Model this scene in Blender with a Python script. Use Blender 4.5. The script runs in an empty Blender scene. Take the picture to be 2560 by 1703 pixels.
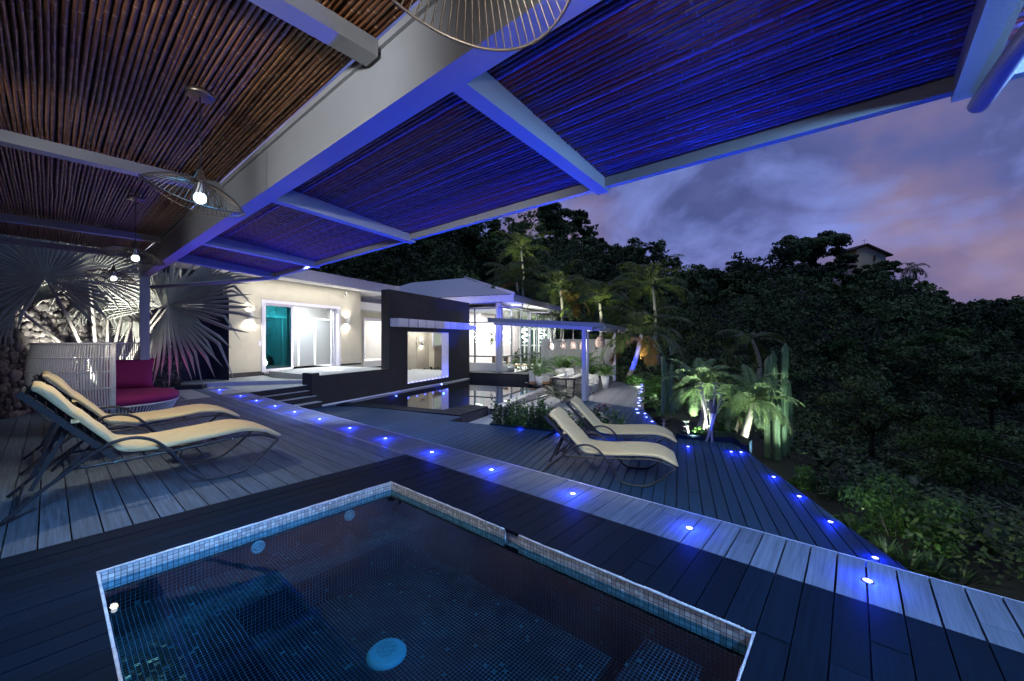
import bpy, bmesh, math, random
import numpy as np
from mathutils import Vector, Matrix
C = bpy.context.scene.collection
sc = bpy.context.scene
PI = math.pi
rnd = random.Random(7)
nr = np.random.default_rng(11)

# ---------------------------------------------------------------- camera
FPX, CX, HY, HC = 996.0, 1280.0, 848.0, 1.5      # focal length in photo pixels, centre, horizon row, eye height
A0 = math.radians(40.65)
Fv = np.array([math.cos(A0), math.sin(A0)]); Rv = np.array([Fv[1], -Fv[0]])
cam = bpy.data.cameras.new('camera'); cam.lens = 14.0; cam.sensor_width = 36.0
cam.clip_start = 0.05; cam.clip_end = 3000; cam.shift_y = -0.0014
co = bpy.data.objects.new('camera', cam); C.objects.link(co)
co.location = (0, 0, HC); co.rotation_euler = (PI/2, 0, A0 - PI/2)
sc.camera = co

# ---------------------------------------------------------------- render / exposure
sc.view_settings.view_transform = 'Standard'; sc.view_settings.look = 'None'
sc.view_settings.exposure = -0.3; sc.view_settings.gamma = 1.0
sc.render.engine = 'CYCLES'
cy = sc.cycles
cy.use_denoising = True; cy.max_bounces = 6; cy.diffuse_bounces = 3; cy.glossy_bounces = 3
cy.transparent_max_bounces = 12; cy.transmission_bounces = 3
cy.caustics_reflective = False; cy.caustics_refractive = False
cy.sample_clamp_indirect = 3.0

# ---------------------------------------------------------------- node helper
def nd(nt, t, ins=None, **kw):
    n = nt.nodes.new(t)
    for k, v in kw.items(): setattr(n, k, v)
    for k, v in (ins or {}).items():
        if isinstance(v, bpy.types.NodeSocket): nt.links.new(v, n.inputs[k])
        else: n.inputs[k].default_value = v
    return n
def mixc(nt, fac, a, b, mode='MIX'):
    n = nt.nodes.new('ShaderNodeMix'); n.data_type = 'RGBA'; n.blend_type = mode
    for i, v in ((0, fac), (6, a), (7, b)):
        if isinstance(v, bpy.types.NodeSocket): nt.links.new(v, n.inputs[i])
        else: n.inputs[i].default_value = v if not isinstance(v, tuple) else (*v[:3], 1)
    return n.outputs[2]
def mth(nt, op, a, b=0.0, clamp=False):
    n = nt.nodes.new('ShaderNodeMath'); n.operation = op; n.use_clamp = clamp
    for i, v in ((0, a), (1, b)):
        if isinstance(v, bpy.types.NodeSocket): nt.links.new(v, n.inputs[i])
        else: n.inputs[i].default_value = v
    return n.outputs[0]
def ramp(nt, fac, stops):
    n = nt.nodes.new('ShaderNodeValToRGB'); cr = n.color_ramp
    while len(cr.elements) < len(stops): cr.elements.new(0.5)
    for e, (p, c) in zip(cr.elements, stops):
        e.position = p; e.color = (*c, 1) if len(c) == 3 else c
    nt.links.new(fac, n.inputs[0]); return n.outputs[0]

# ---------------------------------------------------------------- dusk sky
w = bpy.data.worlds.new('World'); sc.world = w; w.use_nodes = True
nt = w.node_tree; nt.nodes.clear()
SUN_AZ = math.radians(A0*57.2958 + 175)          # afterglow behind the viewer
tc = nd(nt, 'ShaderNodeTexCoord')
sky = nd(nt, 'ShaderNodeTexSky', sky_type='NISHITA'); sky.sun_disc = False
sky.sun_elevation = math.radians(-3.0); sky.sun_rotation = math.radians(90) - SUN_AZ
sep = nd(nt, 'ShaderNodeSeparateXYZ', {0: tc.outputs['Generated']})
zz = mth(nt, 'MAXIMUM', sep.outputs[2], 0.0)
mp = nd(nt, 'ShaderNodeMapping', {0: tc.outputs['Generated'], 1: (0.2, 6.6, 2.8), 2: (0, 0, 0.5), 3: (1.0, 1.0, 1.9)})
n1 = nd(nt, 'ShaderNodeTexNoise', {'Vector': mp.outputs[0], 'Scale': 3.0, 'Detail': 7.0, 'Roughness': 0.55, 'Distortion': 0.35})
mp2 = nd(nt, 'ShaderNodeMapping', {0: tc.outputs['Generated'], 1: (4.4, 0.7, 5.1), 3: (1.0, 1.0, 1.5)})
n2 = nd(nt, 'ShaderNodeTexNoise', {'Vector': mp2.outputs[0], 'Scale': 2.6, 'Detail': 5.0, 'Roughness': 0.5})
base = ramp(nt, zz, [(0.0, (0.19, 0.15, 0.34)), (0.10, (0.18, 0.19, 0.47)), (0.25, (0.18, 0.24, 0.60)), (0.62, (0.13, 0.17, 0.42)), (0.8, (0.006, 0.025, 0.10)), (1.0, (0.004, 0.02, 0.08))])
cl = ramp(nt, n1.outputs[0], [(0.37, (0, 0, 0)), (0.54, (1, 1, 1))])
cloudc = ramp(nt, n2.outputs[0], [(0.38, (0.050, 0.066, 0.195)), (0.49, (0.082, 0.092, 0.25)), (0.60, (0.185, 0.14, 0.24)), (0.70, (0.30, 0.22, 0.30))])
c1 = mixc(nt, mth(nt, 'MULTIPLY', cl, 0.92), base, cloudc)
glow = mth(nt, 'MAXIMUM', nd(nt, 'ShaderNodeVectorMath', {0: tc.outputs['Generated'], 1: (math.cos(SUN_AZ), math.sin(SUN_AZ), 0.15)}, operation='DOT_PRODUCT').outputs['Value'], 0.0)
c2 = mixc(nt, mth(nt, 'POWER', glow, 0.6), c1, (0.008, 0.045, 0.15))
c3 = nd(nt, 'ShaderNodeVectorMath', {0: c2, 1: nd(nt, 'ShaderNodeVectorMath', {0: sky.outputs[0], 'Scale': 0.05}, operation='SCALE').outputs[0]}, operation='ADD')
bg = nd(nt, 'ShaderNodeBackground', {0: c3.outputs[0], 1: 1.5})
wo = nd(nt, 'ShaderNodeOutputWorld', {0: bg.outputs[0]})

# ---------------------------------------------------------------- lights
def light(kind, loc, col, power, to=None, size=0.05, angle=60, blend=0.6, sx=None, sy=None):
    l = bpy.data.lights.new('lamp_light', kind); l.color = col; l.energy = power
    if kind == 'AREA':
        l.shape = 'RECTANGLE'; l.size = sx; l.size_y = sy
    elif kind == 'SUN': l.angle = size
    else: l.shadow_soft_size = size
    if kind == 'SPOT': l.spot_size = math.radians(angle); l.spot_blend = blend
    o = bpy.data.objects.new('lamp_light', l); C.objects.link(o); o.location = loc
    if to is not None:
        o.rotation_euler = (Vector(to) - Vector(loc)).to_track_quat('-Z', 'Y').to_euler()
    return o
# the last light of the set sun, very weak and soft
light('SUN', (0, 0, 30), (0.60, 0.80, 1.0), 0.55, to=(math.cos(SUN_AZ)*-20, math.sin(SUN_AZ)*-20, -6), size=math.radians(20))

# ---------------------------------------------------------------- picking points: photo pixel + plane or depth -> place in the world
gam = math.radians(17.9)                          # the house stands turned against the deck
Cv = np.array([math.cos(gam), math.sin(gam)]); Nv = np.array([-Cv[1], Cv[0]])
ZD = -0.70                                        # level of the lower deck
def G(x, y, z=0.0):
    d = FPX*(HC - z)/(y - HY); p = Fv*d + Rv*((x-CX)/FPX*d); return Vector((p[0], p[1], z))
def PD(x, y, d):
    p = Fv*d + Rv*((x-CX)/FPX*d); return Vector((p[0], p[1], HC + (HY-y)/FPX*d))
def PX(x, y, X):
    r = Fv + Rv*(x-CX)/FPX; t = X/r[0]; return Vector((X, r[1]*t, HC + (HY-y)/FPX*t))
def PN(x, y, n):
    r = Fv + Rv*(x-CX)/FPX; t = n/float(r@Nv); return Vector((r[0]*t, r[1]*t, HC + (HY-y)/FPX*t))
def W(c, n, z=0.0):
    p = Cv*c + Nv*n; return Vector((p[0], p[1], z))
def cn(v): p = np.array([v[0], v[1]]); return float(p@Cv), float(p@Nv)

# ---------------------------------------------------------------- mesh builder
class MB:
    def __init__(s): s.v = []; s.f = []; s.t = []; s.uv = []; s.sm = []
    def add(s, vs, fs, tone=None, smooth=False, uvs=None):
        b = len(s.v); s.v += [tuple(v) for v in vs]
        for i, f in enumerate(fs):
            s.f.append([b+k for k in f]); s.t.append(0.5 if tone is None else tone); s.sm.append(smooth)
            s.uv.append(uvs[i] if uvs else None)
    def box(s, a, b, M=None, tone=None):
        x0, y0, z0 = a; x1, y1, z1 = b
        vs = [(x, y, z) for z in (z0, z1) for (x, y) in ((x0, y0), (x1, y0), (x1, y1), (x0, y1))]
        if M: vs = [M(*v) for v in vs]
        s.add(vs, [[3,2,1,0],[4,5,6,7],[0,1,5,4],[1,2,6,5],[2,3,7,6],[3,0,4,7]], tone); return s
    def hbox(s, c0, c1, n0, n1, z0, z1, tone=None): return s.box((c0, n0, z0), (c1, n1, z1), W, tone)
    def prism(s, poly, z0, z1, tone=None, uvs=None):
        n = len(poly); vs = [(p[0], p[1], z0) for p in poly] + [(p[0], p[1], z1) for p in poly]
        ar = sum(poly[i][0]*poly[(i+1)%n][1] - poly[(i+1)%n][0]*poly[i][1] for i in range(n))
        o = list(range(n)) if ar > 0 else list(range(n))[::-1]
        fs = [[i+n for i in o], o[::-1]] + [[o[i], o[(i+1)%n], o[(i+1)%n]+n, o[i]+n] for i in range(n)]
        u = None
        if uvs: u = [[uvs[i] for i in o], [uvs[i] for i in o[::-1]]] + [[uvs[o[i]], uvs[o[(i+1)%n]], uvs[o[(i+1)%n]], uvs[o[i]]] for i in range(n)]
        s.add(vs, fs, tone, False, u); return s
    def tube(s, pts, r, n=8, tone=None, cap=True, smooth=True, closed=False):
        P = [Vector(p) for p in pts]; m = len(P); R = r if isinstance(r, (list, tuple)) else [r]*m
        vs = []; prev = None
        for i in range(m):
            if closed: t = P[(i+1)%m] - P[i-1]
            else: t = P[min(i+1, m-1)] - P[max(i-1, 0)]
            t.normalize()
            if prev is None:
                u = t.cross(Vector((0,0,1)));
                if u.length < 1e-3: u = t.cross(Vector((0,1,0)))
            else: u = prev - t*prev.dot(t)
            u.normalize(); prev = u; q = t.cross(u)
            for k in range(n):
                a = 2*PI*k/n; vs.append(P[i] + (u*math.cos(a) + q*math.sin(a))*R[i])
        fs = []
        for i in range(m if closed else m-1):
            j = (i+1) % m
            for k in range(n): fs.append([i*n+k, i*n+(k+1)%n, j*n+(k+1)%n, j*n+k])
        if cap and not closed: fs += [list(range(n))[::-1], [(m-1)*n+k for k in range(n)]]
        s.add(vs, fs, tone, smooth); return s
    def bar(s, p, q, wd, h, up=(0,0,1), tone=None):
        p = Vector(p); q = Vector(q); t = (q-p).normalized(); u = t.cross(Vector(up)).normalized(); v = u.cross(t)
        vs = [e + u*a*wd/2 + v*b*h/2 for e in (p, q) for a, b in ((-1,-1),(1,-1),(1,1),(-1,1))]
        s.add(vs, [[0,1,2,3],[7,6,5,4],[0,4,5,1],[1,5,6,2],[2,6,7,3],[3,7,4,0]], tone); return s
    def lathe(s, prof, cen, n=24, tone=None, smooth=True, a0=0, a1=2*PI, ax=None):
        full = abs(a1-a0-2*PI) < 1e-6; m = n if full else n+1; vs = []
        cen = Vector(cen); Q = ax.to_track_quat('Z', 'Y') if ax is not None else None
        for (r, z) in prof:
            for k in range(m):
                a = a0 + (a1-a0)*k/n; p = Vector((r*math.cos(a), r*math.sin(a), z))
                if Q: p = Q @ p
                vs.append(cen + p)
        fs = []
        for i in range(len(prof)-1):
            for k in range(n):
                k2 = (k+1) % m; fs.append([i*m+k, i*m+k2, (i+1)*m+k2, (i+1)*m+k])
        s.add(vs, fs, tone, smooth); return s
    def disc(s, cen, r, n=20, up=True, tone=None, ax=None):
        cen = Vector(cen); Q = ax.to_track_quat('Z', 'Y') if ax is not None else None
        vs = []
        for k in range(n):
            p = Vector((r*math.cos(2*PI*k/n), r*math.sin(2*PI*k/n), 0)); vs.append(cen + (Q @ p if Q else p))
        s.add(vs, [list(range(n))], tone); return s
    def ball(s, cen, r, nu=12, nv=8, tone=None):
        cen = Vector(cen); R = r if isinstance(r, (tuple, list)) else (r, r, r); vs = []
        for j in range(nv+1):
            ph = PI*j/nv
            for i in range(nu): vs.append(cen + Vector((R[0]*math.sin(ph)*math.cos(2*PI*i/nu), R[1]*math.sin(ph)*math.sin(2*PI*i/nu), -R[2]*math.cos(ph))))
        s.add(vs, [[j*nu+i, j*nu+(i+1)%nu, (j+1)*nu+(i+1)%nu, (j+1)*nu+i] for j in range(nv) for i in range(nu)], tone, True); return s
    def build(s, name, mat, parent=None, local=False, **tags):
        v = s.v
        if parent is not None and not local:
            root = parent; off = Vector((0,0,0)); p = parent
            while p is not None: off += Vector(p.location); p = p.parent
            v = [(a-off[0], b-off[1], c-off[2]) for a, b, c in v]
        me = bpy.data.meshes.new(name); me.from_pydata(v, [], s.f)
        if any(u is not None for u in s.uv):
            ul = me.uv_layers.new(name='UVMap'); arr = []
            for f, u in zip(s.f, s.uv): arr += (list(u) if u else [(0, 0)]*len(f))
            ul.data.foreach_set('uv', np.array(arr, dtype=np.float32).ravel())
        at = me.attributes.new('tone', 'FLOAT', 'FACE'); at.data.foreach_set('value', np.array(s.t, dtype=np.float32))
        me.polygons.foreach_set('use_smooth', np.array(s.sm, dtype=bool))
        me.materials.append(mat); me.validate(); me.update()
        o = bpy.data.objects.new(name, me); C.objects.link(o)
        if parent is not None: o.parent = parent
        for k, val in tags.items(): o[k] = val
        return o
def quads(name, V, tone, mat, parent=None, off=(0, 0, 0), **tags):
    """V (N,4,3) array of leaf quads as one mesh"""
    N = len(V); me = bpy.data.meshes.new(name)
    me.vertices.add(N*4); me.vertices.foreach_set('co', (V.reshape(-1, 3) - np.array(off)).astype(np.float32).ravel())
    me.loops.add(N*4); me.loops.foreach_set('vertex_index', np.arange(N*4, dtype=np.int32))
    me.polygons.add(N); me.polygons.foreach_set('loop_start', np.arange(0, N*4, 4, dtype=np.int32))
    me.polygons.foreach_set('loop_total', np.full(N, 4, dtype=np.int32))
    at = me.attributes.new('tone', 'FLOAT', 'FACE'); at.data.foreach_set('value', np.asarray(tone, dtype=np.float32))
    me.materials.append(mat); me.update(calc_edges=True)
    o = bpy.data.objects.new(name, me); C.objects.link(o)
    if parent is not None: o.parent = parent
    for k, v in tags.items(): o[k] = v
    return o
def thing(name, label, cat, loc=(0, 0, 0), rz=0.0, group=None):
    o = bpy.data.objects.new(name, None); C.objects.link(o); o.location = loc; o.rotation_euler = (0, 0, rz)
    o.empty_display_size = 0.2; o['label'] = label; o['category'] = cat
    if group: o['group'] = group
    return o
def dup(o, loc=None, rz=None, label=None, parent=None, **kw):
    c = o.copy(); C.objects.link(c)
    if parent is not None: c.parent = parent
    if loc is not None: c.location = loc
    if rz is not None: c.rotation_euler = (0, 0, rz)
    if label: c['label'] = label
    for ch in list(o.children): dup(ch, parent=c)
    return c
ST = dict(kind='structure')

# ---------------------------------------------------------------- materials
def newmat(name):
    m = bpy.data.materials.new(name); m.use_nodes = True; nt = m.node_tree; nt.nodes.clear()
    out = nd(nt, 'ShaderNodeOutputMaterial'); return m, nt, out
def pmat(name, col, rough=0.5, metal=0.0, var=0.12, scale=6.0, bump=0.0, bscale=40.0, tonevar=0.0, spec=0.5, col2=None, emis=None, estr=0.0, trans=0.0):
    m, nt, out = newmat(name)
    tc = nd(nt, 'ShaderNodeTexCoord')
    no = nd(nt, 'ShaderNodeTexNoise', {'Vector': tc.outputs['Object'], 'Scale': scale, 'Detail': 5.0, 'Roughness': 0.6})
    a = tuple(max(0, c*(1-var)) for c in col); b = tuple(min(1, c*(1+var)) for c in col)
    f = ramp(nt, no.outputs[0], [(0.3, (0,0,0)), (0.7, (1,1,1))])
    cc = mixc(nt, f, a, b)
    if tonevar or col2:
        at = nd(nt, 'ShaderNodeAttribute', attribute_name='tone')
        if col2: cc = mixc(nt, at.outputs['Fac'], cc, col2)
        if tonevar:
            k = mth(nt, 'ADD', mth(nt, 'MULTIPLY', at.outputs['Fac'], 2*tonevar), 1-tonevar)
            cc = nd(nt, 'ShaderNodeVectorMath', {0: cc, 'Scale': k}, operation='SCALE').outputs[0]
    p = nd(nt, 'ShaderNodeBsdfPrincipled', {'Base Color': cc, 'Roughness': rough, 'Metallic': metal, 'Specular IOR Level': spec})
    if emis: p.inputs['Emission Color'].default_value = (*emis, 1); p.inputs['Emission Strength'].default_value = estr
    if bump:
        nb = nd(nt, 'ShaderNodeTexNoise', {'Vector': tc.outputs['Object'], 'Scale': bscale, 'Detail': 4.0})
        bm = nd(nt, 'ShaderNodeBump', {'Strength': bump, 'Distance': 0.01, 'Height': nb.outputs[0]}); nt.links.new(bm.outputs[0], p.inputs['Normal'])
    if trans:
        t = nd(nt, 'ShaderNodeBsdfTranslucent', {0: cc}); mx = nd(nt, 'ShaderNodeMixShader', {0: trans, 1: p.outputs[0], 2: t.outputs[0]})
        nt.links.new(mx.outputs[0], out.inputs[0])
    else: nt.links.new(p.outputs[0], out.inputs[0])
    return m
def plankmat(name, col, rough=0.5, grain=0.35, tonevar=0.16, scuff=0.0, spec=0.2):
    m, nt, out = newmat(name)
    uv = nd(nt, 'ShaderNodeUVMap', uv_map='UVMap')
    mp = nd(nt, 'ShaderNodeMapping', {0: uv.outputs[0], 3: (1.1, 26.0, 1.0)})
    n1 = nd(nt, 'ShaderNodeTexNoise', {'Vector': mp.outputs[0], 'Scale': 1.6, 'Detail': 5.0, 'Roughness': 0.65, 'Distortion': 0.4})
    mp2 = nd(nt, 'ShaderNodeMapping', {0: uv.outputs[0], 3: (3.0, 130.0, 1.0)})
    n2 = nd(nt, 'ShaderNodeTexNoise', {'Vector': mp2.outputs[0], 'Scale': 1.5, 'Detail': 3.0})
    at = nd(nt, 'ShaderNodeAttribute', attribute_name='tone')
    f = ramp(nt, n1.outputs[0], [(0.32, (0,0,0)), (0.66, (1,1,1))])
    cc = mixc(nt, f, tuple(c*(1-grain) for c in col), tuple(min(1, c*(1+grain*0.6)) for c in col))
    k = mth(nt, 'ADD', mth(nt, 'MULTIPLY', at.outputs['Fac'], 2*tonevar), 1-tonevar)
    cc = nd(nt, 'ShaderNodeVectorMath', {0: cc, 'Scale': k}, operation='SCALE').outputs[0]
    tc = nd(nt, 'ShaderNodeTexCoord')
    if scuff:
        n3 = nd(nt, 'ShaderNodeTexNoise', {'Vector': tc.outputs['Object'], 'Scale': 2.3, 'Detail': 9.0, 'Roughness': 0.75, 'Distortion': 1.2})
        s = ramp(nt, n3.outputs[0], [(0.66, (0,0,0)), (0.76, (1,1,1))])
        cc = mixc(nt, mth(nt, 'MULTIPLY', s, scuff), cc, (0.42, 0.42, 0.42))
    n4 = nd(nt, 'ShaderNodeTexNoise', {'Vector': tc.outputs['Object'], 'Scale': 1.3, 'Detail': 3.0})
    cc = mixc(nt, mth(nt, 'MULTIPLY', ramp(nt, n4.outputs[0], [(0.4, (0,0,0)), (0.7, (1,1,1))]), 0.25), cc, tuple(c*0.55 for c in col))
    hb = mth(nt, 'ADD', mth(nt, 'MULTIPLY', n2.outputs[0], 0.6), mth(nt, 'MULTIPLY', n1.outputs[0], 0.4))
    bm = nd(nt, 'ShaderNodeBump', {'Strength': 0.35, 'Distance': 0.004, 'Height': hb})
    rg = mth(nt, 'ADD', mth(nt, 'MULTIPLY', n1.outputs[0], 0.25), rough + 0.02)
    p = nd(nt, 'ShaderNodeBsdfPrincipled', {'Base Color': cc, 'Roughness': rg, 'Specular IOR Level': spec, 'Normal': bm.outputs[0]})
    nt.links.new(p.outputs[0], out.inputs[0]); return m
def tilemat(name, tile, grout, size=0.04, gw=0.0028, rough=0.12, var=0.35, rot=0.0, sparkle=0.0, rect=1.0):
    m, nt, out = newmat(name)
    uv = nd(nt, 'ShaderNodeUVMap', uv_map='UVMap')
    w_ = nd(nt, 'ShaderNodeTexNoise', {'Vector': uv.outputs[0], 'Scale': 4.5, 'Detail': 2.0})
    sc_ = nd(nt, 'ShaderNodeVectorMath', {0: w_.outputs['Color'], 'Scale': 0.012}, operation='SCALE')
    uvw = nd(nt, 'ShaderNodeVectorMath', {0: uv.outputs[0], 1: sc_.outputs[0]}, operation='ADD')
    sp = nd(nt, 'ShaderNodeSeparateXYZ', {0: uvw.outputs[0]})
    def lines(o, sz):
        fr = mth(nt, 'FRACT', mth(nt, 'DIVIDE', o, sz)); d = mth(nt, 'ABSOLUTE', mth(nt, 'SUBTRACT', fr, 0.5))
        return mth(nt, 'GREATER_THAN', d, 0.5 - gw/sz)
    g = mth(nt, 'MAXIMUM', lines(sp.outputs[0], size), lines(sp.outputs[1], size*rect))
    fl = nd(nt, 'ShaderNodeCombineXYZ', {0: mth(nt, 'FLOOR', mth(nt, 'DIVIDE', sp.outputs[0], size)), 1: mth(nt, 'FLOOR', mth(nt, 'DIVIDE', sp.outputs[1], size*rect))})
    wn = nd(nt, 'ShaderNodeTexWhiteNoise', {0: fl.outputs[0]})
    tl = mixc(nt, wn.outputs['Value'], tuple(c*(1-var) for c in tile), tuple(min(1, c*(1+var)) for c in tile))
    if sparkle:
        s = mth(nt, 'GREATER_THAN', wn.outputs['Value'], 0.985)
        tl = mixc(nt, mth(nt, 'MULTIPLY', s, sparkle), tl, (0.05, 0.35, 0.38))
    ng = nd(nt, 'ShaderNodeTexNoise', {'Vector': uv.outputs[0], 'Scale': 3.0, 'Detail': 4.0, 'Roughness': 0.7})
    gr = mixc(nt, ramp(nt, ng.outputs[0], [(0.42, (0,0,0)), (0.62, (1,1,1))]), tuple(c*0.45 for c in grout), grout)
    cc = mixc(nt, g, tl, gr)
    bm = nd(nt, 'ShaderNodeBump', {'Strength': 0.5, 'Distance': 0.002, 'Height': mth(nt, 'SUBTRACT', 1.0, g)})
    nv = nd(nt, 'ShaderNodeVectorMath', {0: bm.outputs[0], 1: nd(nt, 'ShaderNodeVectorMath', {0: nd(nt, 'ShaderNodeVectorMath', {0: wn.outputs['Color'], 1: (0.5, 0.5, 0.5)}, operation='SUBTRACT').outputs[0], 'Scale': 0.10}, operation='SCALE').outputs[0]}, operation='ADD')
    p = nd(nt, 'ShaderNodeBsdfPrincipled', {'Base Color': cc, 'Roughness': mth(nt, 'ADD', rough, mth(nt, 'MULTIPLY', g, 0.5)), 'Normal': nv.outputs[0]})
    nt.links.new(p.outputs[0], out.inputs[0]); return m
def emat(name, col, s):
    m, nt, out = newmat(name); e = nd(nt, 'ShaderNodeEmission', {0: (*col, 1), 1: s}); nt.links.new(e.outputs[0], out.inputs[0]); return m
def clearmat(name, tint, ior=1.33, rough=0.0, bump=0.0, bscale=3.0, extra=0.0):
    """clear sheet: see-through plus Fresnel reflection"""
    m, nt, out = newmat(name)
    f0 = ((ior-1)/(ior+1))**2
    t = nd(nt, 'ShaderNodeBsdfTransparent', {0: (*tint, 1)}); g = nd(nt, 'ShaderNodeBsdfGlossy', {0: (1,1,1,1), 'Roughness': rough})
    ge = nd(nt, 'ShaderNodeNewGeometry'); nrm = ge.outputs['Normal']
    if bump:
        tc = nd(nt, 'ShaderNodeTexCoord'); no = nd(nt, 'ShaderNodeTexNoise', {'Vector': tc.outputs['Object'], 'Scale': bscale, 'Detail': 2.0})
        b = nd(nt, 'ShaderNodeBump', {'Strength': bump, 'Distance': 0.01, 'Height': no.outputs[0]})
        nt.links.new(b.outputs[0], g.inputs['Normal'])
    dt = nd(nt, 'ShaderNodeVectorMath', {0: nrm, 1: ge.outputs['Incoming']}, operation='DOT_PRODUCT').outputs['Value']
    sch = mth(nt, 'POWER', mth(nt, 'SUBTRACT', 1.0, mth(nt, 'ABSOLUTE', dt), clamp=True), 5.0)
    fac = mth(nt, 'ADD', mth(nt, 'ADD', mth(nt, 'MULTIPLY', sch, 1-f0), f0), extra, clamp=True)
    mx = nd(nt, 'ShaderNodeMixShader', {0: fac, 1: t.outputs[0], 2: g.outputs[0]}); nt.links.new(mx.outputs[0], out.inputs[0]); return m
def leafmat(name, a, b, rough=0.45, trans=0.25, spec=0.4):
    m, nt, out = newmat(name)
    at = nd(nt, 'ShaderNodeAttribute', attribute_name='tone')
    tc = nd(nt, 'ShaderNodeTexCoord'); no = nd(nt, 'ShaderNodeTexNoise', {'Vector': tc.outputs['Object'], 'Scale': 0.16, 'Detail': 4.0})
    f = mth(nt, 'ADD', mth(nt, 'MULTIPLY', at.outputs['Fac'], 0.85), mth(nt, 'MULTIPLY', mth(nt, 'SUBTRACT', no.outputs[0], 0.46), 2.0), clamp=True)
    cc = mixc(nt, f, a, b)
    p = nd(nt, 'ShaderNodeBsdfPrincipled', {'Base Color': cc, 'Roughness': rough, 'Specular IOR Level': spec})
    t = nd(nt, 'ShaderNodeBsdfTranslucent', {0: cc}); mx = nd(nt, 'ShaderNodeMixShader', {0: trans, 1: p.outputs[0], 2: t.outputs[0]})
    nt.links.new(mx.outputs[0], out.inputs[0]); return m
def bamboomat(name, cols, nodec):
    m, nt, out = newmat(name)
    uv = nd(nt, 'ShaderNodeUVMap', uv_map='UVMap'); at = nd(nt, 'ShaderNodeAttribute', attribute_name='tone')
    sp = nd(nt, 'ShaderNodeSeparateXYZ', {0: uv.outputs[0]})       # u = distance along in internodes, v = around
    fr = mth(nt, 'FRACT', sp.outputs[0]); d = mth(nt, 'ABSOLUTE', mth(nt, 'SUBTRACT', fr, 0.5))
    node = mth(nt, 'GREATER_THAN', d, 0.478); dark = mth(nt, 'MULTIPLY', mth(nt, 'GREATER_THAN', d, 0.455), mth(nt, 'LESS_THAN', d, 0.478))
    mp = nd(nt, 'ShaderNodeMapping', {0: uv.outputs[0], 3: (1.3, 9.0, 1.0)})
    n1 = nd(nt, 'ShaderNodeTexNoise', {'Vector': mp.outputs[0], 'Scale': 2.0, 'Detail': 5.0, 'Roughness': 0.65})
    cc = ramp(nt, at.outputs['Fac'], cols)
    cc = mixc(nt, ramp(nt, n1.outputs[0], [(0.35, (0,0,0)), (0.7, (1,1,1))]), mixc(nt, 0.55, cc, (0.02, 0.01, 0.006)), cc)
    cc = mixc(nt, node, cc, nodec); cc = mixc(nt, mth(nt, 'MULTIPLY', dark, 0.75), cc, (0.03, 0.014, 0.008))
    p = nd(nt, 'ShaderNodeBsdfPrincipled', {'Base Color': cc, 'Roughness': 0.36, 'Specular IOR Level': 0.55})
    nt.links.new(p.outputs[0], out.inputs[0]); return m
M = {}
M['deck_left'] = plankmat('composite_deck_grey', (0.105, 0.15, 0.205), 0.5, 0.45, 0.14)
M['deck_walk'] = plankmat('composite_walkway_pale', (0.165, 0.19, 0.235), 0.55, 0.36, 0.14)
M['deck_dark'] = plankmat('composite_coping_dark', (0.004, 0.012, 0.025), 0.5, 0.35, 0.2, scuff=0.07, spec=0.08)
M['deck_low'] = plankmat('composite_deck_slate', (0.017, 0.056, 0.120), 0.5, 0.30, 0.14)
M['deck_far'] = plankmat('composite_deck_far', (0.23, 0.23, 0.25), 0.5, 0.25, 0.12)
M['joist'] = pmat('dark_deck_bed', (0.012, 0.012, 0.014), 0.9)  # near-black bed under the boards
M['paint'] = pmat('grey_steel_paint', (0.27, 0.28, 0.30), 0.42, var=0.05, scale=3, bump=0.08, bscale=90)
M['bamboo'] = bamboomat('bamboo', [(0.0, (0.10, 0.036, 0.014)), (0.45, (0.215, 0.085, 0.036)), (0.8, (0.33, 0.145, 0.060)), (1.0, (0.42, 0.235, 0.12))], (0.46, 0.27, 0.15))
M['bamboo_outer'] = bamboomat('lamp_tinted_bamboo', [(0.0, (0.09, 0.012, 0.012)), (0.35, (0.15, 0.022, 0.035)), (0.5, (0.06, 0.022, 0.09)), (0.75, (0.09, 0.05, 0.20)), (1.0, (0.16, 0.10, 0.32))], (0.10, 0.05, 0.12))  # blue and maroon lamp light is put into these cane colours
M['skyblock'] = pmat('sky_block_board', (0.03, 0.025, 0.02), 0.9)
M['tile'] = tilemat('black_mosaic', (0.002, 0.004, 0.007), (0.20, 0.33, 0.40), 0.024, 0.0011, 0.15, 0.5, sparkle=0.3)
M['tile_line'] = tilemat('waterline_mosaic', (0.74, 0.76, 0.82), (0.20, 0.21, 0.25), 0.030, 0.0019, 0.2, 0.30)
M['tile_pool'] = tilemat('pool_weir_mosaic', (0.34, 0.33, 0.40), (0.12, 0.12, 0.15), 0.05, 0.004, 0.25, 0.3)
M['stonecap'] = pmat('grey_mortar_lip', (0.66, 0.68, 0.74), 0.7, var=0.3, scale=14, bump=0.5, bscale=60)
M['poolfloor'] = pmat('black_pool_plaster', (0.006, 0.010, 0.022), 0.5)
M['water'] = clearmat('spa_water', (0.33, 0.66, 0.80), 1.33, 0.0, 0.12, 2.2)
M['water2'] = clearmat('pool_water', (0.35, 0.5, 0.8), 1.40, 0.004, 0.02, 1.2, extra=0.12)
M['cushion'] = pmat('beige_fabric', (0.80, 0.66, 0.36), 0.85, var=0.06, scale=9, bump=0.25, bscale=260, tonevar=0.05)
M['frame'] = pmat('charcoal_tube', (0.035, 0.036, 0.042), 0.32, var=0.1)
M['bolt'] = pmat('steel_bolt', (0.6, 0.6, 0.62), 0.25, metal=1.0)
M['magenta'] = pmat('magenta_fabric', (0.24, 0.007, 0.085), 0.8, var=0.08, scale=8, bump=0.25, bscale=220)
M['rope'] = pmat('off_white_rope', (0.66, 0.64, 0.60), 0.6, var=0.10, scale=30, bump=0.3, bscale=160)
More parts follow.
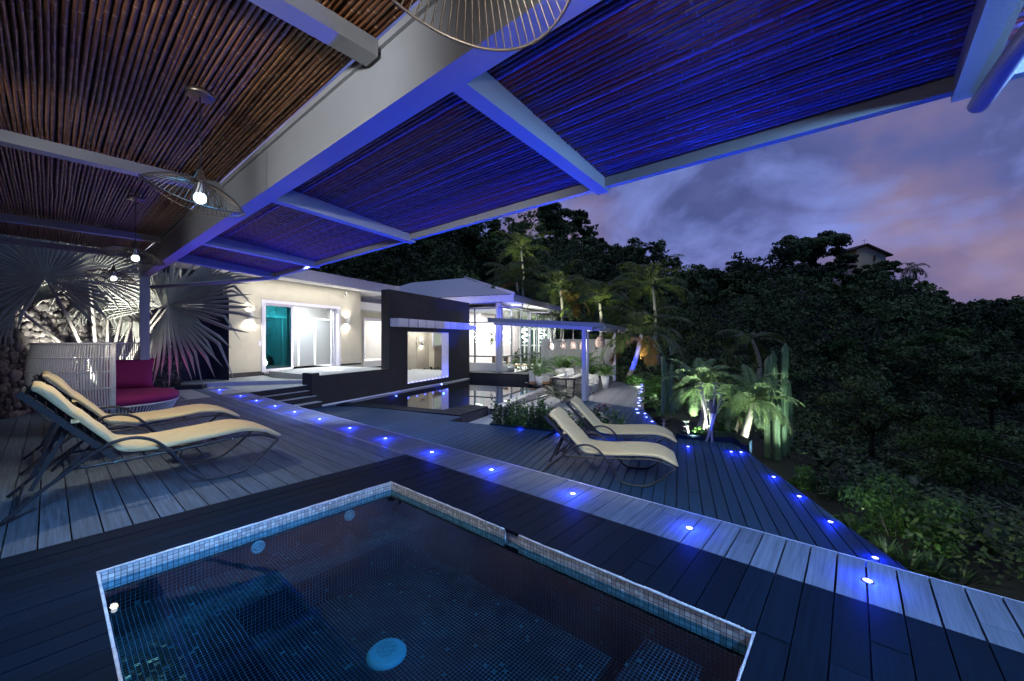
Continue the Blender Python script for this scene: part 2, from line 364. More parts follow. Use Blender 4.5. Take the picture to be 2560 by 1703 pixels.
M['wire'] = pmat('brown_wire', (0.07, 0.06, 0.052), 0.4, metal=0.5)
M['bronze'] = pmat('brushed_bronze', (0.20, 0.16, 0.13), 0.35, metal=0.9)
M['bulb'] = emat('lit_bulb', (0.88, 0.96, 1.0), 9.0)
M['stone'] = pmat('river_stone', (0.085, 0.078, 0.07), 0.7, var=0.45, scale=5, bump=0.6, bscale=25, tonevar=0.6)
M['mortar'] = pmat('stone_mortar', (0.04, 0.036, 0.033), 0.9, bump=0.5, bscale=20)
M['stucco'] = pmat('beige_stucco', (0.48, 0.445, 0.36), 0.9, var=0.06, scale=2.5, bump=0.5, bscale=120)
M['white'] = pmat('white_plaster', (0.78, 0.77, 0.75), 0.8, var=0.03, scale=2)
M['blackwall'] = pmat('black_stucco', (0.015, 0.0145, 0.020), 0.75, var=0.35, scale=1.4, bump=0.3, bscale=90)
M['navywall'] = pmat('navy_stucco', (0.020, 0.024, 0.045), 0.75, var=0.4, scale=1.6, bump=0.3, bscale=90)
M['alu'] = pmat('grey_aluminium', (0.66, 0.66, 0.68), 0.35, var=0.04)
M['fascia'] = pmat('painted_fascia', (0.66, 0.64, 0.74), 0.45, var=0.05)
M['darkalu'] = pmat('dark_mullion', (0.09, 0.09, 0.10), 0.4)
M['glass'] = clearmat('window_glass', (0.90, 0.95, 0.94), 1.35)
M['tglass'] = clearmat('tinted_glass', (0.09, 0.33, 0.36), 1.5, extra=0.03)
M['tile_floor'] = pmat('terrace_stone', (0.40, 0.42, 0.43), 0.55, var=0.10, scale=3)
M['black'] = pmat('black_paint', (0.012, 0.012, 0.015), 0.5)
M['grey'] = pmat('closet_grey', (0.30, 0.31, 0.33), 0.35, var=0.03)
M['pink'] = pmat('blush_wall', (0.70, 0.60, 0.62), 0.8, var=0.03)
M['wood'] = pmat('warm_wood', (0.32, 0.17, 0.08), 0.5, var=0.3, scale=12)
M['wicker'] = pmat('wicker_shade', (0.30, 0.22, 0.19), 0.6, var=0.2, scale=30)
M['bluelens'] = emat('blue_led_lens', (0.30, 0.34, 1.0), 14.0)
M['steel'] = pmat('led_ring_steel', (0.35, 0.36, 0.4), 0.3, metal=1.0)
M['jet'] = pmat('pale_plastic', (0.45, 0.62, 0.62), 0.35, var=0.05)
M['drain'] = pmat('blue_white_plastic', (0.16, 0.55, 0.68), 0.4, var=0.05)
M['soil'] = pmat('dark_soil', (0.018, 0.020, 0.013), 0.95, var=0.4, scale=2)
M['bark'] = pmat('grey_palm_bark', (0.24, 0.23, 0.20), 0.8, var=0.3, scale=14, bump=0.8, bscale=30)
M['petiole'] = pmat('pale_stem', (0.28, 0.27, 0.24), 0.5)
M['forest'] = leafmat('forest_leaf', (0.008, 0.022, 0.008), (0.15, 0.22, 0.070), 0.55, 0.15)
M['forest2'] = leafmat('yellow_green_leaf', (0.03, 0.07, 0.015), (0.10, 0.17, 0.035), 0.6, 0.2)
M['leaf'] = leafmat('garden_leaf', (0.030, 0.085, 0.020), (0.13, 0.26, 0.055), 0.4, 0.25)
M['leafdark'] = leafmat('dark_garden_leaf', (0.012, 0.030, 0.012), (0.045, 0.085, 0.03), 0.4, 0.2)
M['palm'] = leafmat('palm_leaf', (0.08, 0.17, 0.07), (0.34, 0.46, 0.20), 0.38, 0.3)
M['coco'] = leafmat('coconut_leaf', (0.035, 0.075, 0.018), (0.16, 0.20, 0.05), 0.4, 0.25)
M['dry'] = leafmat('dry_frond', (0.22, 0.12, 0.03), (0.40, 0.22, 0.05), 0.6, 0.3)
M['fan'] = leafmat('silver_fan_leaf', (0.11, 0.12, 0.11), (0.34, 0.35, 0.31), 0.4, 0.2)
M['cactus'] = pmat('cactus_skin', (0.085, 0.16, 0.085), 0.5, var=0.2, scale=10)
M['petal'] = leafmat('pink_petal', (0.5, 0.05, 0.12), (0.75, 0.35, 0.25), 0.5, 0.3)
M['rooftile'] = pmat('dark_clay_roof', (0.09, 0.05, 0.045), 0.8)
M['screen'] = pmat('painting_canvas', (0.5, 0.45, 0.48), 0.6, var=0.9, scale=3, tonevar=0.9)
def roofmat():
    m, nt, out = newmat('corrugated_metal'); uv = nd(nt, 'ShaderNodeUVMap', uv_map='UVMap')
    sp = nd(nt, 'ShaderNodeSeparateXYZ', {0: uv.outputs[0]}); s = mth(nt, 'SINE', mth(nt, 'MULTIPLY', sp.outputs[0], 2*PI/0.16))
    bm = nd(nt, 'ShaderNodeBump', {'Strength': 1.0, 'Distance': 0.03, 'Height': s})
    p = nd(nt, 'ShaderNodeBsdfPrincipled', {'Base Color': mixc(nt, mth(nt, 'ADD', mth(nt, 'MULTIPLY', s, 0.5), 0.5), (0.62, 0.60, 0.70), (0.86, 0.84, 0.92)), 'Roughness': 0.4, 'Normal': bm.outputs[0]})
    nt.links.new(p.outputs[0], out.inputs[0]); return m
M['roof'] = roofmat()

# ================================================================ DECKS
def clip_half(poly, a, b, c):                     # keep a*x+b*y <= c
    out = []
    for i in range(len(poly)):
        p, q = poly[i], poly[(i+1) % len(poly)]; fp = a*p[0]+b*p[1]-c; fq = a*q[0]+b*q[1]-c
        if fp <= 0: out.append(p)
        if (fp < 0 < fq) or (fq < 0 < fp):
            t = fp/(fp-fq); out.append((p[0]+(q[0]-p[0])*t, p[1]+(q[1]-p[1])*t))
    return out
def planks(name, poly, z, d, pitch, mat, gap=0.009, th=0.028, phase=0.0, blen=3.6, **tags):
    d = np.array(d, float); d /= np.linalg.norm(d); p = np.array([-d[1], d[0]])
    pol = [(q[0], q[1]) for q in poly]; s = [q[0]*p[0]+q[1]*p[1] for q in pol]
    mb = MB(); r = random.Random(hash(name) % 1000 if False else len(name)*7)
    k0 = math.floor((min(s)-phase)/pitch)
    for k in range(k0, math.ceil((max(s)-phase)/pitch)+1):
        lo = phase + k*pitch + gap/2; hi = lo + pitch - gap
        c = clip_half(pol, -p[0], -p[1], -lo); c = clip_half(c, p[0], p[1], hi) if len(c) > 2 else c
        if len(c) < 3: continue
        us = [q[0]*d[0]+q[1]*d[1] for q in c]; u = min(us) - r.random()*blen
        while u < max(us):
            e = clip_half(c, -d[0], -d[1], -(u+0.0015)); e = clip_half(e, d[0], d[1], u+blen-0.0015) if len(e) > 2 else e
            if len(e) >= 3:
                off = r.random()*50; dz = r.uniform(-0.0012, 0.0012)
                mb.prism(e, z-th, z+dz, r.random(), [(q[0]*d[0]+q[1]*d[1]+off, q[0]*p[0]+q[1]*p[1]) for q in e])
            u += blen
    return mb.build(name, mat, **(tags or ST))
XW0, XW1 = 3.03, 3.61
BX0, BX1, BY0, BY1 = 0.20, 2.36, 0.38, 3.71       # spa basin
dk = [(-6.5, 4.42), (3.03, 4.42), (3.03, 17.5), (-6.5, 17.5)]
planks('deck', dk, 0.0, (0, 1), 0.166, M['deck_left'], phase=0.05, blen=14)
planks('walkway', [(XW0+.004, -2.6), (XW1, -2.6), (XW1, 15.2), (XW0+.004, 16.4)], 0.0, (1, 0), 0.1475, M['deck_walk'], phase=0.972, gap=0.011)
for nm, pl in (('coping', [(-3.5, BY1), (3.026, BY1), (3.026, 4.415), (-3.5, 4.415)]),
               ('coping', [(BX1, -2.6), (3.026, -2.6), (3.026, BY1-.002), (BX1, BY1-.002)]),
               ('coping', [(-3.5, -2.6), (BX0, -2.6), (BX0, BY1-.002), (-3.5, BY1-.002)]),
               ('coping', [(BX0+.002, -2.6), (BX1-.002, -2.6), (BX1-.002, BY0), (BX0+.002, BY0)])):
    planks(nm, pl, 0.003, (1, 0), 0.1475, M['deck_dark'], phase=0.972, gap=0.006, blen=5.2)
# boards' dark bed, and the face of the raised deck over the lower one
b = MB()
b.prism([(-6.6, BY1+.02), (XW1-.01, BY1+.02), (XW1-.01, 17.6), (-6.6, 17.6)], -0.9, -0.04)
b.prism([(BX1+.06, -2.7), (XW1-.01, -2.7), (XW1-.01, BY1+.02), (BX1+.06, BY1+.02)], -0.9, -0.04)
b.prism([(-6.6, -2.7), (BX0-.06, -2.7), (BX0-.06, BY1+.02), (-6.6, BY1+.02)], -0.9, -0.04)
b.prism([(BX0-.06, -2.7), (BX1+.06, -2.7), (BX1+.06, BY0-.06), (BX0-.06, BY0-.06)], -0.9, -0.04)
b.build('deck_bed', M['joist'], **ST)
# pale metal edge along both sides of the walkway
b = MB(); b.box((XW1, -2.6, -0.05), (XW1+.006, 15.2, 0.0035)); b.box((XW0-.003, 4.5, -0.02), (XW0+.003, 16, 0.004))
b.build('edge_trim', M['alu'], **ST)

# lower deck (boards run with the house, perpendicular lines meet at the far palms)
ledge = lambda x, y: tuple(G(x, y, ZD)[:2])
low = [(3.62, -3.4), ledge(2278, 1430), ledge(2215.6, 1385.6), ledge(2094.6, 1300), ledge(1964.5, 1202), ledge(1866, 1128), ledge(1831, 1108),
       ledge(1690, 1096), ledge(1655, 1071), ledge(1610, 1024), ledge(1457, 1000), ledge(1399, 1081), ledge(1225, 1062), ledge(1121, 1053), ledge(1153, 1042), ledge(900, 1016), ledge(789, 1018)]
cp = Vector(low[-1]); low += [(cp[0]-1.2, cp[1]+2.0), (3.62, cp[1]+3.2)]
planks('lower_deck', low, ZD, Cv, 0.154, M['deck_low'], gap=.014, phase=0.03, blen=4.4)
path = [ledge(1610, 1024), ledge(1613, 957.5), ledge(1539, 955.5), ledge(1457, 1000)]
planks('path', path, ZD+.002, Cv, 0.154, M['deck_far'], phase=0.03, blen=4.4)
b = MB(); ctr = np.mean(np.array(low), axis=0)
b.prism([(ctr[0]+(q[0]-ctr[0])*0.995, ctr[1]+(q[1]-ctr[1])*0.995) for q in low], ZD-.30, ZD-.03)
b.prism(path, ZD-.30, ZD-.03); b.build('lower_deck_bed', M['joist'], **ST)
# low pale slab and flower bed beside the pool
slab = [ledge(1121, 1056), ledge(1153, 1042), ledge(1230, 990), ledge(1330, 955), ledge(1470, 960), ledge(1462, 1004), ledge(1399, 1084), ledge(1225, 1065)]
b = MB(); b.prism(slab, -1.25, -0.98); b.build('low_path', M['tile_floor'], **ST)
b = MB(); b.prism([ledge(1235, 1062), ledge(1262, 1036), ledge(1400, 1020), ledge(1462, 1006), ledge(1399, 1082)], -1.2, -0.972); b.build('flower_bed_soil', M['soil'], **ST)

# ================================================================ SPA
def quv(a, e1, e2, L1, L2, o1=0.0, o2=0.0):
    a = Vector(a); e1 = Vector(e1); e2 = Vector(e2)
    return [a, a+e1*L1, a+e1*L1+e2*L2, a+e2*L2], [(o1, o2), (o1+L1, o2), (o1+L1, o2+L2), (o1, o2+L2)]
ZB, ZF, ZT = -0.315, -0.55, -0.135
spa = thing('spa_pool', 'sunken spa pool lined with small black mosaic tiles and pale waterline tiles', 'spa pool', (BX0, BY0, 0))
b = MB()
def qa(a, e1, e2, L1, L2, o1=0.0, o2=0.0):
    vs, uv = quv(a, e1, e2, L1, L2, o1, o2); b.add(vs, [[0, 1, 2, 3]], None, False, [uv])
qa((BX0, BY1, ZT), (1,0,0), (0,0,-1), 2.16, .7, 0, .01); qa((BX1, BY1, ZT), (0,-1,0), (0,0,-1), 3.33, .7, 0, .01)
qa((BX0, BY0, ZT), (0,1,0), (0,0,-1), 3.33, .7, 0, .01); qa((BX1, BY0, ZT), (-1,0,0), (0,0,-1), 2.16, .7, 0, .01)
qa((BX0, BY0, ZF), (1,0,0), (0,1,0), 2.16, 3.33)
b.build('basin', M['tile'], spa)
def step(name, x0, x1, y0, y1):
    global b
    b = MB(); h = ZB - ZF
    qa((x0, y0, ZB), (1,0,0), (0,1,0), x1-x0, y1-y0, x0-BX0, y0); qa((x0, y0, ZB), (1,0,0), (0,0,-1), x1-x0, h, x0-BX0, .012)
    qa((x1, y0, ZB), (0,1,0), (0,0,-1), y1-y0, h, y0, .012); qa((x1, y1, ZB), (-1,0,0), (0,0,-1), x1-x0, h, 0, .012); qa((x0, y1, ZB), (0,-1,0), (0,0,-1), y1-y0, h, 0, .012)
    b.build(name, M['tile'], spa)
step('bench', BX0, BX1, 3.15, BY1); step('bench', BX0, 0.80, BY0, 3.149); step('step', 1.70, BX1, BY0, 0.97)
b = MB(); i = 0.012                               # waterline tiles with the skimmer mouth left open on the right wall
qa((BX0, BY1-i, -.012), (1,0,0), (0,0,-1), 2.16, .125); qa((BX1-i, BY1, -.012), (0,-1,0), (0,0,-1), BY1-2.10, .125); qa((BX1-i, 1.95, -.012), (0,-1,0), (0,0,-1), 1.95-BY0, .125)
qa((BX0+i, BY0, -.012), (0,1,0), (0,0,-1), 3.33, .125); qa((BX1, BY0+i, -.012), (-1,0,0), (0,0,-1), 2.16, .125)
b.build('waterline_tiles', M['tile_line'], spa)
b = MB()                                          # rough mortar lip over the tiles
for x0, y0, x1, y1 in ((BX0, BY1, BX1, BY1), (BX1, BY1, BX1, 2.10), (BX1, 1.95, BX1, BY0), (BX0, BY0, BX0, BY1), (BX1, BY0, BX0, BY0)):
    L = math.hypot(x1-x0, y1-y0); n = max(3, int(L/.06)); pts = []
    nx, ny = -(y1-y0)/L, (x1-x0)/L
    cx_, cy_ = (BX0+BX1)/2, (BY0+BY1)/2
    if (cx_-x0)*nx + (cy_-y0)*ny < 0: nx, ny = -nx, -ny
    pts = [(x0+(x1-x0)*k/n + nx*.006, y0+(y1-y0)*k/n + ny*.006, -.008 + rnd.uniform(-.0015, .001)) for k in range(n+1)]
    b.tube(pts, [0.009+rnd.uniform(-.0015, .0025) for _ in pts], 6)
b.build('mortar_lip', M['stonecap'], spa)
b = MB(); b.box((BX1-.0, 1.955, -.125), (BX1+.09, 2.095, -.12)); b.box((BX1+.03, 1.955, -.12), (BX1+.035, 2.095, -.02)); b.box((BX1-.01, 1.953, -.12), (BX1+.06, 1.957, -.014)); b.box((BX1-.01, 2.093, -.12), (BX1+.06, 2.097, -.014))
b.build('skimmer', M['fascia'], spa)
b = MB()                                          # round holes of the drainage channel along the rim, seen as dark beads
for k in range(150):
    y = BY1-.03 - k*0.022
    b.lathe([(0.0065, 0), (0.0065, -.004)], (BX1-.002, y, -.0045), 8, ax=Vector((1, 0, 0))); b.disc((BX1-.0035, y, -.0045), .0065, 8, ax=Vector((-1, 0, 0)))
b.build('drain_channel', M['black'], spa)
for x in (1.12, 1.90):
    c = (x, BY1-.003, -.205); b = MB()
    b.lathe([(.052, .0), (.052, .010), (.040, .014), (.032, .010), (.030, .004)], c, 24, ax=Vector((0, -1, 0))); j = b.build('jet', M['jet'], spa)
    b = MB(); b.lathe([(.030, .003), (.024, .012), (.012, .014), (.009, .006), (0, .006)], c, 20, ax=Vector((0, -1, 0))); b.build('nozzle', M['jet'], j)
dx, dy = 1.43, 2.30
b = MB(); b.lathe([(.125, .001), (.125, .012), (.108, .030), (.09, .034)], (dx, dy, ZF), 36)
for k in range(44):
    a = 2*PI*k/44; b.bar((dx+.078*math.cos(a), dy+.078*math.sin(a), ZF+.036), (dx+.106*math.cos(a), dy+.106*math.sin(a), ZF+.032), .005, .004)
b.lathe([(.09, .034), (.078, .036), (0, .037)], (dx, dy, ZF), 36); dr = b.build('drain_cover', M['drain'], spa)
b = MB()
for i_ in range(-6, 7):
    for j_ in range(-6, 7):
        px, py = i_*.0115 + (j_ % 2)*.0057, j_*.010
        if px*px+py*py < .0042 and (i_+j_) % 5: b.disc((dx+px, dy+py, ZF+.0385), .0034, 6)
b.build('drain_hole', M['navywall'], dr)
b = MB(); b.add([(BX0, BY0, -.08), (BX1, BY0, -.08), (BX1, BY1, -.08), (BX0, BY1, -.08)], [[0,1,2,3]]); wob = b.build('water', M['water'], spa)
# round lamp of the spa, low on the left bench wall
b = MB(); b.lathe([(.034, 0), (.034, .012), (.0, .014)], (BX0+.13, 2.36, -.31), 20, ax=Vector((.3, -.5, .8)).normalized()); b.build('spa_lamp', emat('spa_lens', (0.35, 0.85, 1.0), 1.2), spa)

# ================================================================ PERGOLA
perg = thing('pergola', 'large steel pergola with bamboo cane ceiling, lit blue on its outer half', 'pergola', (1.24, 10.6, 0))
BT, BB = 3.10, 2.73
b = MB(); b.box((1.17, -3.2, BB), (1.31, 10.75, BB+.018)); b.box((1.17, -3.2, BB+.018), (1.185, 10.75, 3.06)); b.box((1.295, -3.2, BB+.018), (1.31, 10.75, 3.06)); b.box((1.15, -3.2, 3.06), (1.33, 10.75, BT)); b.build('main_beam', M['paint'], perg)
b = MB(); b.box((1.17, 10.56, 0), (1.31, 10.70, BB-.002)); b.build('column', M['paint'], perg)
zs = lambda X: 3.12 - 0.03*(X-1.17) if X < 1.17 else 2.88 - (X-1.31)*0.12       # underside of the canes
for Y in (-1.4, 1.93, 4.93, 8.20, 10.12):
    b = MB(); b.box((-4.5, Y-.0, 3.01), (1.148, Y+.12, 3.10)); b.build('rafter', M['paint'], perg)
    if Y in (4.93,):
        b = MB(); b.box((1.13, 4.90, 2.86), (1.167, 5.02, 3.06)); b.build('joint_plate', M['paint'], perg)
for Y in (-0.40, 1.47, 3.94, 6.44, 8.16):
    b = MB(); x0, x1 = 1.312, 2.80
    vs = [(x, y, z) for x, zt, zb in ((x0, zs(1.31)-.002, 2.735), (x1, 2.72, 2.625)) for y in (Y-.05, Y+.05) for z in (zb, zt)]
    b.add(vs, [[0,1,3,2],[4,6,7,5],[0,4,5,1],[2,3,7,6],[0,2,6,4],[1,5,7,3]]); b.build('rafter', M['paint'], perg)
    b = MB(); b.box((1.312, Y-.085, 2.737), (1.322, Y-.052, 2.86))
    for q in (2.76, 2.83): b.ball((1.322, Y-.068, q), .008, 8, 6)
    b.build('joint_plate', M['paint'], perg)
b = MB(); b.box((2.722, -3.2, 2.645), (2.775, 8.10, 2.80)); b.build('fascia_beam', M['paint'], perg)
b = MB(); b.prism([(-4.6, -3.2), (1.15, -3.2), (1.15, 10.4), (-4.6, 10.4)], 3.19, 3.22); b.add([(1.33, -3.2, 2.955), (2.77, -3.2, 2.79), (2.77, 8.3, 2.79), (1.33, 9.2, 2.955), (1.33, -3.2, 2.985), (2.77, -3.2, 2.82), (2.77, 8.3, 2.82), (1.33, 9.2, 2.985)], [[3,2,1,0],[4,5,6,7],[0,1,5,4],[1,2,6,5],[2,3,7,6],[3,0,4,7]])
b.build('sky_block_sheet', M['skyblock'], perg)  # unseen sheet added over the canes to keep sky light from leaking through
def canes(name, X0, X1, Y0, Y1f, pitch, rad, zf, seed, mat='bamboo'):
    r = random.Random(seed); b = MB(); X = X0
    while X < X1:
        rr = rad*r.uniform(.78, 1.12); X += rr*1.9; Y = Y0; Y1 = Y1f(X); tone = min(1, max(0, r.gauss(.42, .26)))
        il = r.uniform(.15, .27); ph = r.random(); n = 6; rings = []; us = []
        wob = [r.uniform(-.006, .006) for _ in range(90)]
        k = 0; y = Y0 - ph*il
        while y < Y1:
            for dy_, k_ in ((0.0, 1.10), (0.012, 0.97), (il*.5, .94), (il-.012, .98)):
                yy = y+dy_
                if Y0 <= yy <= Y1: rings.append((yy, rr*k_, (yy-(Y0-ph*il))/il))
            y += il; k += 1
        vs = []; uv = []
        for (yy, q, u) in rings:
            t = (yy-Y0)*1.7; i0 = int(t) % 88; wv = wob[i0]*(1-t % 1)+wob[i0+1]*(t % 1)
            for a in range(n):
                an = 2*PI*a/n; vs.append((X+wv+q*math.cos(an), yy, zf(X)+rr+wv*.4+q*math.sin(an)))
        fs = []; us = []
        for i in range(len(rings)-1):
            for a in range(n):
                fs.append([i*n+a, (i+1)*n+a, (i+1)*n+(a+1) % n, i*n+(a+1) % n])
                o = X*13.7; us.append([(rings[i][2], a/n+o), (rings[i+1][2], a/n+o), (rings[i+1][2], (a+1)/n+o), (rings[i][2], (a+1)/n+o)])
        b.add(vs, fs, tone, True, us)
    return b.build(name, M[mat], perg)
canes('bamboo_ceiling', -4.5, 1.12, -3.0, lambda X: 10.35, .03, .0155, zs, 3)
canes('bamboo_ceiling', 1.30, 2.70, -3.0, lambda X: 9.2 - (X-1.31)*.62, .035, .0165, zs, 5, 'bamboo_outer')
b = MB(); b.tube([PD(2447, 262, 1.82), PD(2560, 105, 1.42), PD(2700, -60, 1.1)], .037, 16); b.build('round_brace', M['paint'], perg)
b = MB(); b.tube([(1.32, 10.6, 2.53), tuple(PX(692, 694, 2.74))], .035, 10); b.tube([tuple(PX(692, 694, 2.74)), (2.76, 8.16, 2.68)], .03, 8); b.build('tie_rod', M['paint'], perg)

# ---------------------------------------------------------------- pendants over the deck
def pendant(Y, tilt, rz, label):
    X = 0.64; zc = 3.095
    t = thing('pendant_lamp', label, 'pendant lamp', (X, Y, zc), group='wire pendant lamps under the pergola')
    b = MB(); b.lathe([(0, 0), (.075, 0), (.078, -.012), (.078, -.028), (.07, -.032), (0, -.033)], (0, 0, 0), 28); b.build('ceiling_rose', M['bronze'], t, local=True)
    b = MB(); b.tube([(0, 0, -.03), (0, 0, -.52)], .0035, 6); b.build('cord', M['black'], t, local=True)
    b = MB(); b.lathe([(.012, -.50), (.018, -.525), (.040, -.575), (.042, -.585), (0, -.586)], (0, 0, 0), 20); b.build('cap', M['bronze'], t, local=True)
    b = MB(); R = Matrix.Rotation(math.radians(tilt), 3, 'Y') if True else None; Z = Matrix.Rotation(rz, 3, 'Z')
    def pt(a, s):                                  # wide-brimmed wavy dome of wires
        wv = .035*math.sin(2*a+.6)*s*s; r_ = .04 + .225*s**.85; z_ = -.575 - .135*s**1.9 + wv
        return Z @ (R @ Vector((r_*math.cos(a)*1.08, r_*math.sin(a)*.95, z_+.575))) + Vector((0, 0, -.575))
    for k in range(64):
        a = 2*PI*k/64; b.tube([pt(a, s/5) for s in range(6)], .0025, 4, cap=False)
    b.build('wire_shade', M['wire'], t, local=True)
    b = MB()
    b.tube([pt(2*PI*k/48, 1.0) for k in range(48)], .0042, 6, closed=True); b.build('rim', M['wire'], t, local=True)
    b = MB(); b.lathe([(.013, -.585), (.016, -.62), (.022, -.64), (.026, -.655)], (0, 0, 0), 16); b.build('bulb_neck', M['white'], t, local=True)
    b = MB(); b.ball((0, 0, -.685), .035, 16, 10); b.build('bulb', M['bulb'], t, local=True)
    return (X, Y, zc-.75)
pend = [(0.67, 3, 0.9, 'nearest wire pendant lamp, cut by the top of the picture before the main beam'),
        (3.21, 17, -.75, 'large tilted wire pendant lamp hanging beside the main beam over the loungers'),
        (6.14, 12, -.6, 'middle wire pendant lamp with lit bulb before the bright fan palm'),
        (8.42, 12, -.2, 'farthest wire pendant lamp, low over the woven daybed')]
for Y, ti, rz, lb in pend:
    x, y, z = pendant(Y, ti, rz, lb)
    cw = (1.0, 0.90, 0.80) if Y < 1 else (1.0, 0.86, 0.66); e1_, e2_ = {0.67: (17, 5), 3.21: (4.0, 85), 6.14: (1.5, 110), 8.42: (2.5, 36)}[Y]
    light('POINT', (x, y, z), cw, e1_, size=.045)
    light('SPOT', (x, y, z-.06), cw, e2_, to=(x+.1, y, 0), size=.045, angle=130, blend=.8)

light('SPOT', (-1.7, 1.2, 2.70), (.95, .97, 1.0), 560, to=(1.17, 2.6, 2.86), size=.08, angle=50, blend=.9)  # added spots out of view, brightening the main beam's left face
light('SPOT', (-1.7, 3.6, 2.70), (.95, .97, 1.0), 170, to=(1.17, 5.2, 2.86), size=.08, angle=44, blend=.9)
# ================================================================ FLUSH LED LIGHTS
def led(p, label, group, r=.024, power=.35, lens=None):
    t = thing('deck_light', label, 'deck light', p, group=group)
    b = MB(); b.lathe([(r*1.35, 0), (r*1.35, .004), (r*1.0, .005)], (0, 0, 0), 16); b.build('ring', M['steel'], t, local=True)
    b = MB(); b.lathe([(r, .0045), (r*.6, .008), (0, .009)], (0, 0, 0), 14); b.build('lens', M['bluelens'], t, local=True)
    if power: light('POINT', (p[0], p[1], p[2]+.05), (0.01, 0.03, 1.0), power, size=.02)
ordn = ['first', 'second', 'third', 'fourth', 'fifth', 'sixth', 'seventh', 'eighth', 'ninth', 'tenth', 'eleventh', 'twelfth', 'thirteenth']
s_ = 2560/2357
for i, p in enumerate([(1998,1345),(1585,1220),(1316,1140),(1131,1083),(995,1042),(890,1010),(808,986),(741,965),(684,948),(637,935),(598,922),(563,911),(524,896)]):
    q = G(p[0]*s_, p[1]*s_, 0.0); q.x = 3.30; q.z = .004
    led(q, f'{ordn[i]} blue deck light from the near end of the raised walkway', 'blue lights along the raised walkway', power=9)
R1 = [(2015,1286),(1912,1203),(1840,1144),(1781,1099),(1706,1042),(1683,1041),(1584,1029),(1491,1021)]
nm = ['nearest blue light by the right edge of the lower deck', 'blue edge light of the lower deck, second from the walkway', 'blue edge light of the lower deck, third from the walkway', 'fourth, faint blue edge light of the lower deck below the cacti',
      'blue light at the corner of the planter kerb under the leaning palm', 'blue light beside the kerb corner light, left of it', 'lone blue light before the planter kerb, right of the loungers', 'blue light shining between the two right loungers']
for p, l in zip(R1, nm):
    q = G(p[0]*s_, p[1]*s_, ZD); led(q + Vector((0, 0, .004)), l, 'blue lights in the lower deck', r=.026, power=6)
z8 = lambda x, y: (1550+x*.2679, 780+y*.2679)
P2 = [(60,655),(136,660),(214,663),(203,677),(208,693),(198,705),(203,719),(193,733),(200,749),(188,766),(194,784),(179,805),(190,829),(171,852),(181,879),(157,911),(168,945),(233,951),(248,985),(301,1025),(321,1069),(385,1118)]
for i, p in enumerate(P2):
    q = G(*z8(*p), ZD); 
    lb = ('left blue light at the far end of the path' if i == 0 else 'middle blue light at the far end of the path' if i == 1 else 'blue light in the far right corner of the path') if i < 3 else \
         f'{["", "second", "third", "fourth", "fifth", "sixth", "seventh", "eighth", "ninth", "tenth", "eleventh", "twelfth", "thirteenth", "fourteenth", "fifteenth", "sixteenth", "seventeenth", "eighteenth", "nineteenth", "twentieth"][min(i-3, 19)] or "first"} small blue light down the path edge from its far right corner'
    led(q + Vector((0, 0, .004)), lb, 'blue lights along the far path', r=.045 if i < 17 else .032, power=3.0 if i % 3 == 0 or i > 16 else 0)
# blue floods washing the outer half of the pergola from the walkway edge
for Y in (-1.6, -0.2, 1.2, 2.6, 4.0, 5.4, 6.8):
    light('SPOT', (3.42, Y, .06), (0.0, 0.045, 1.0), 190 if Y < 0 else 560, to=(2.35, Y+.1, 2.8), size=.04, angle=66, blend=.8)
for Y in (1.0, 4.2, 7.0): light('SPOT', (3.38, Y, .08), (1.0, .01, .10), 7, to=(2.1, Y+.3, 2.8), size=.04, angle=80, blend=.8)
light('SPOT', (3.3, 9.0, .06), (0.0, 0.02, 1.0), 300, to=(1.9, 8.0, 2.8), size=.04, angle=70, blend=.7)

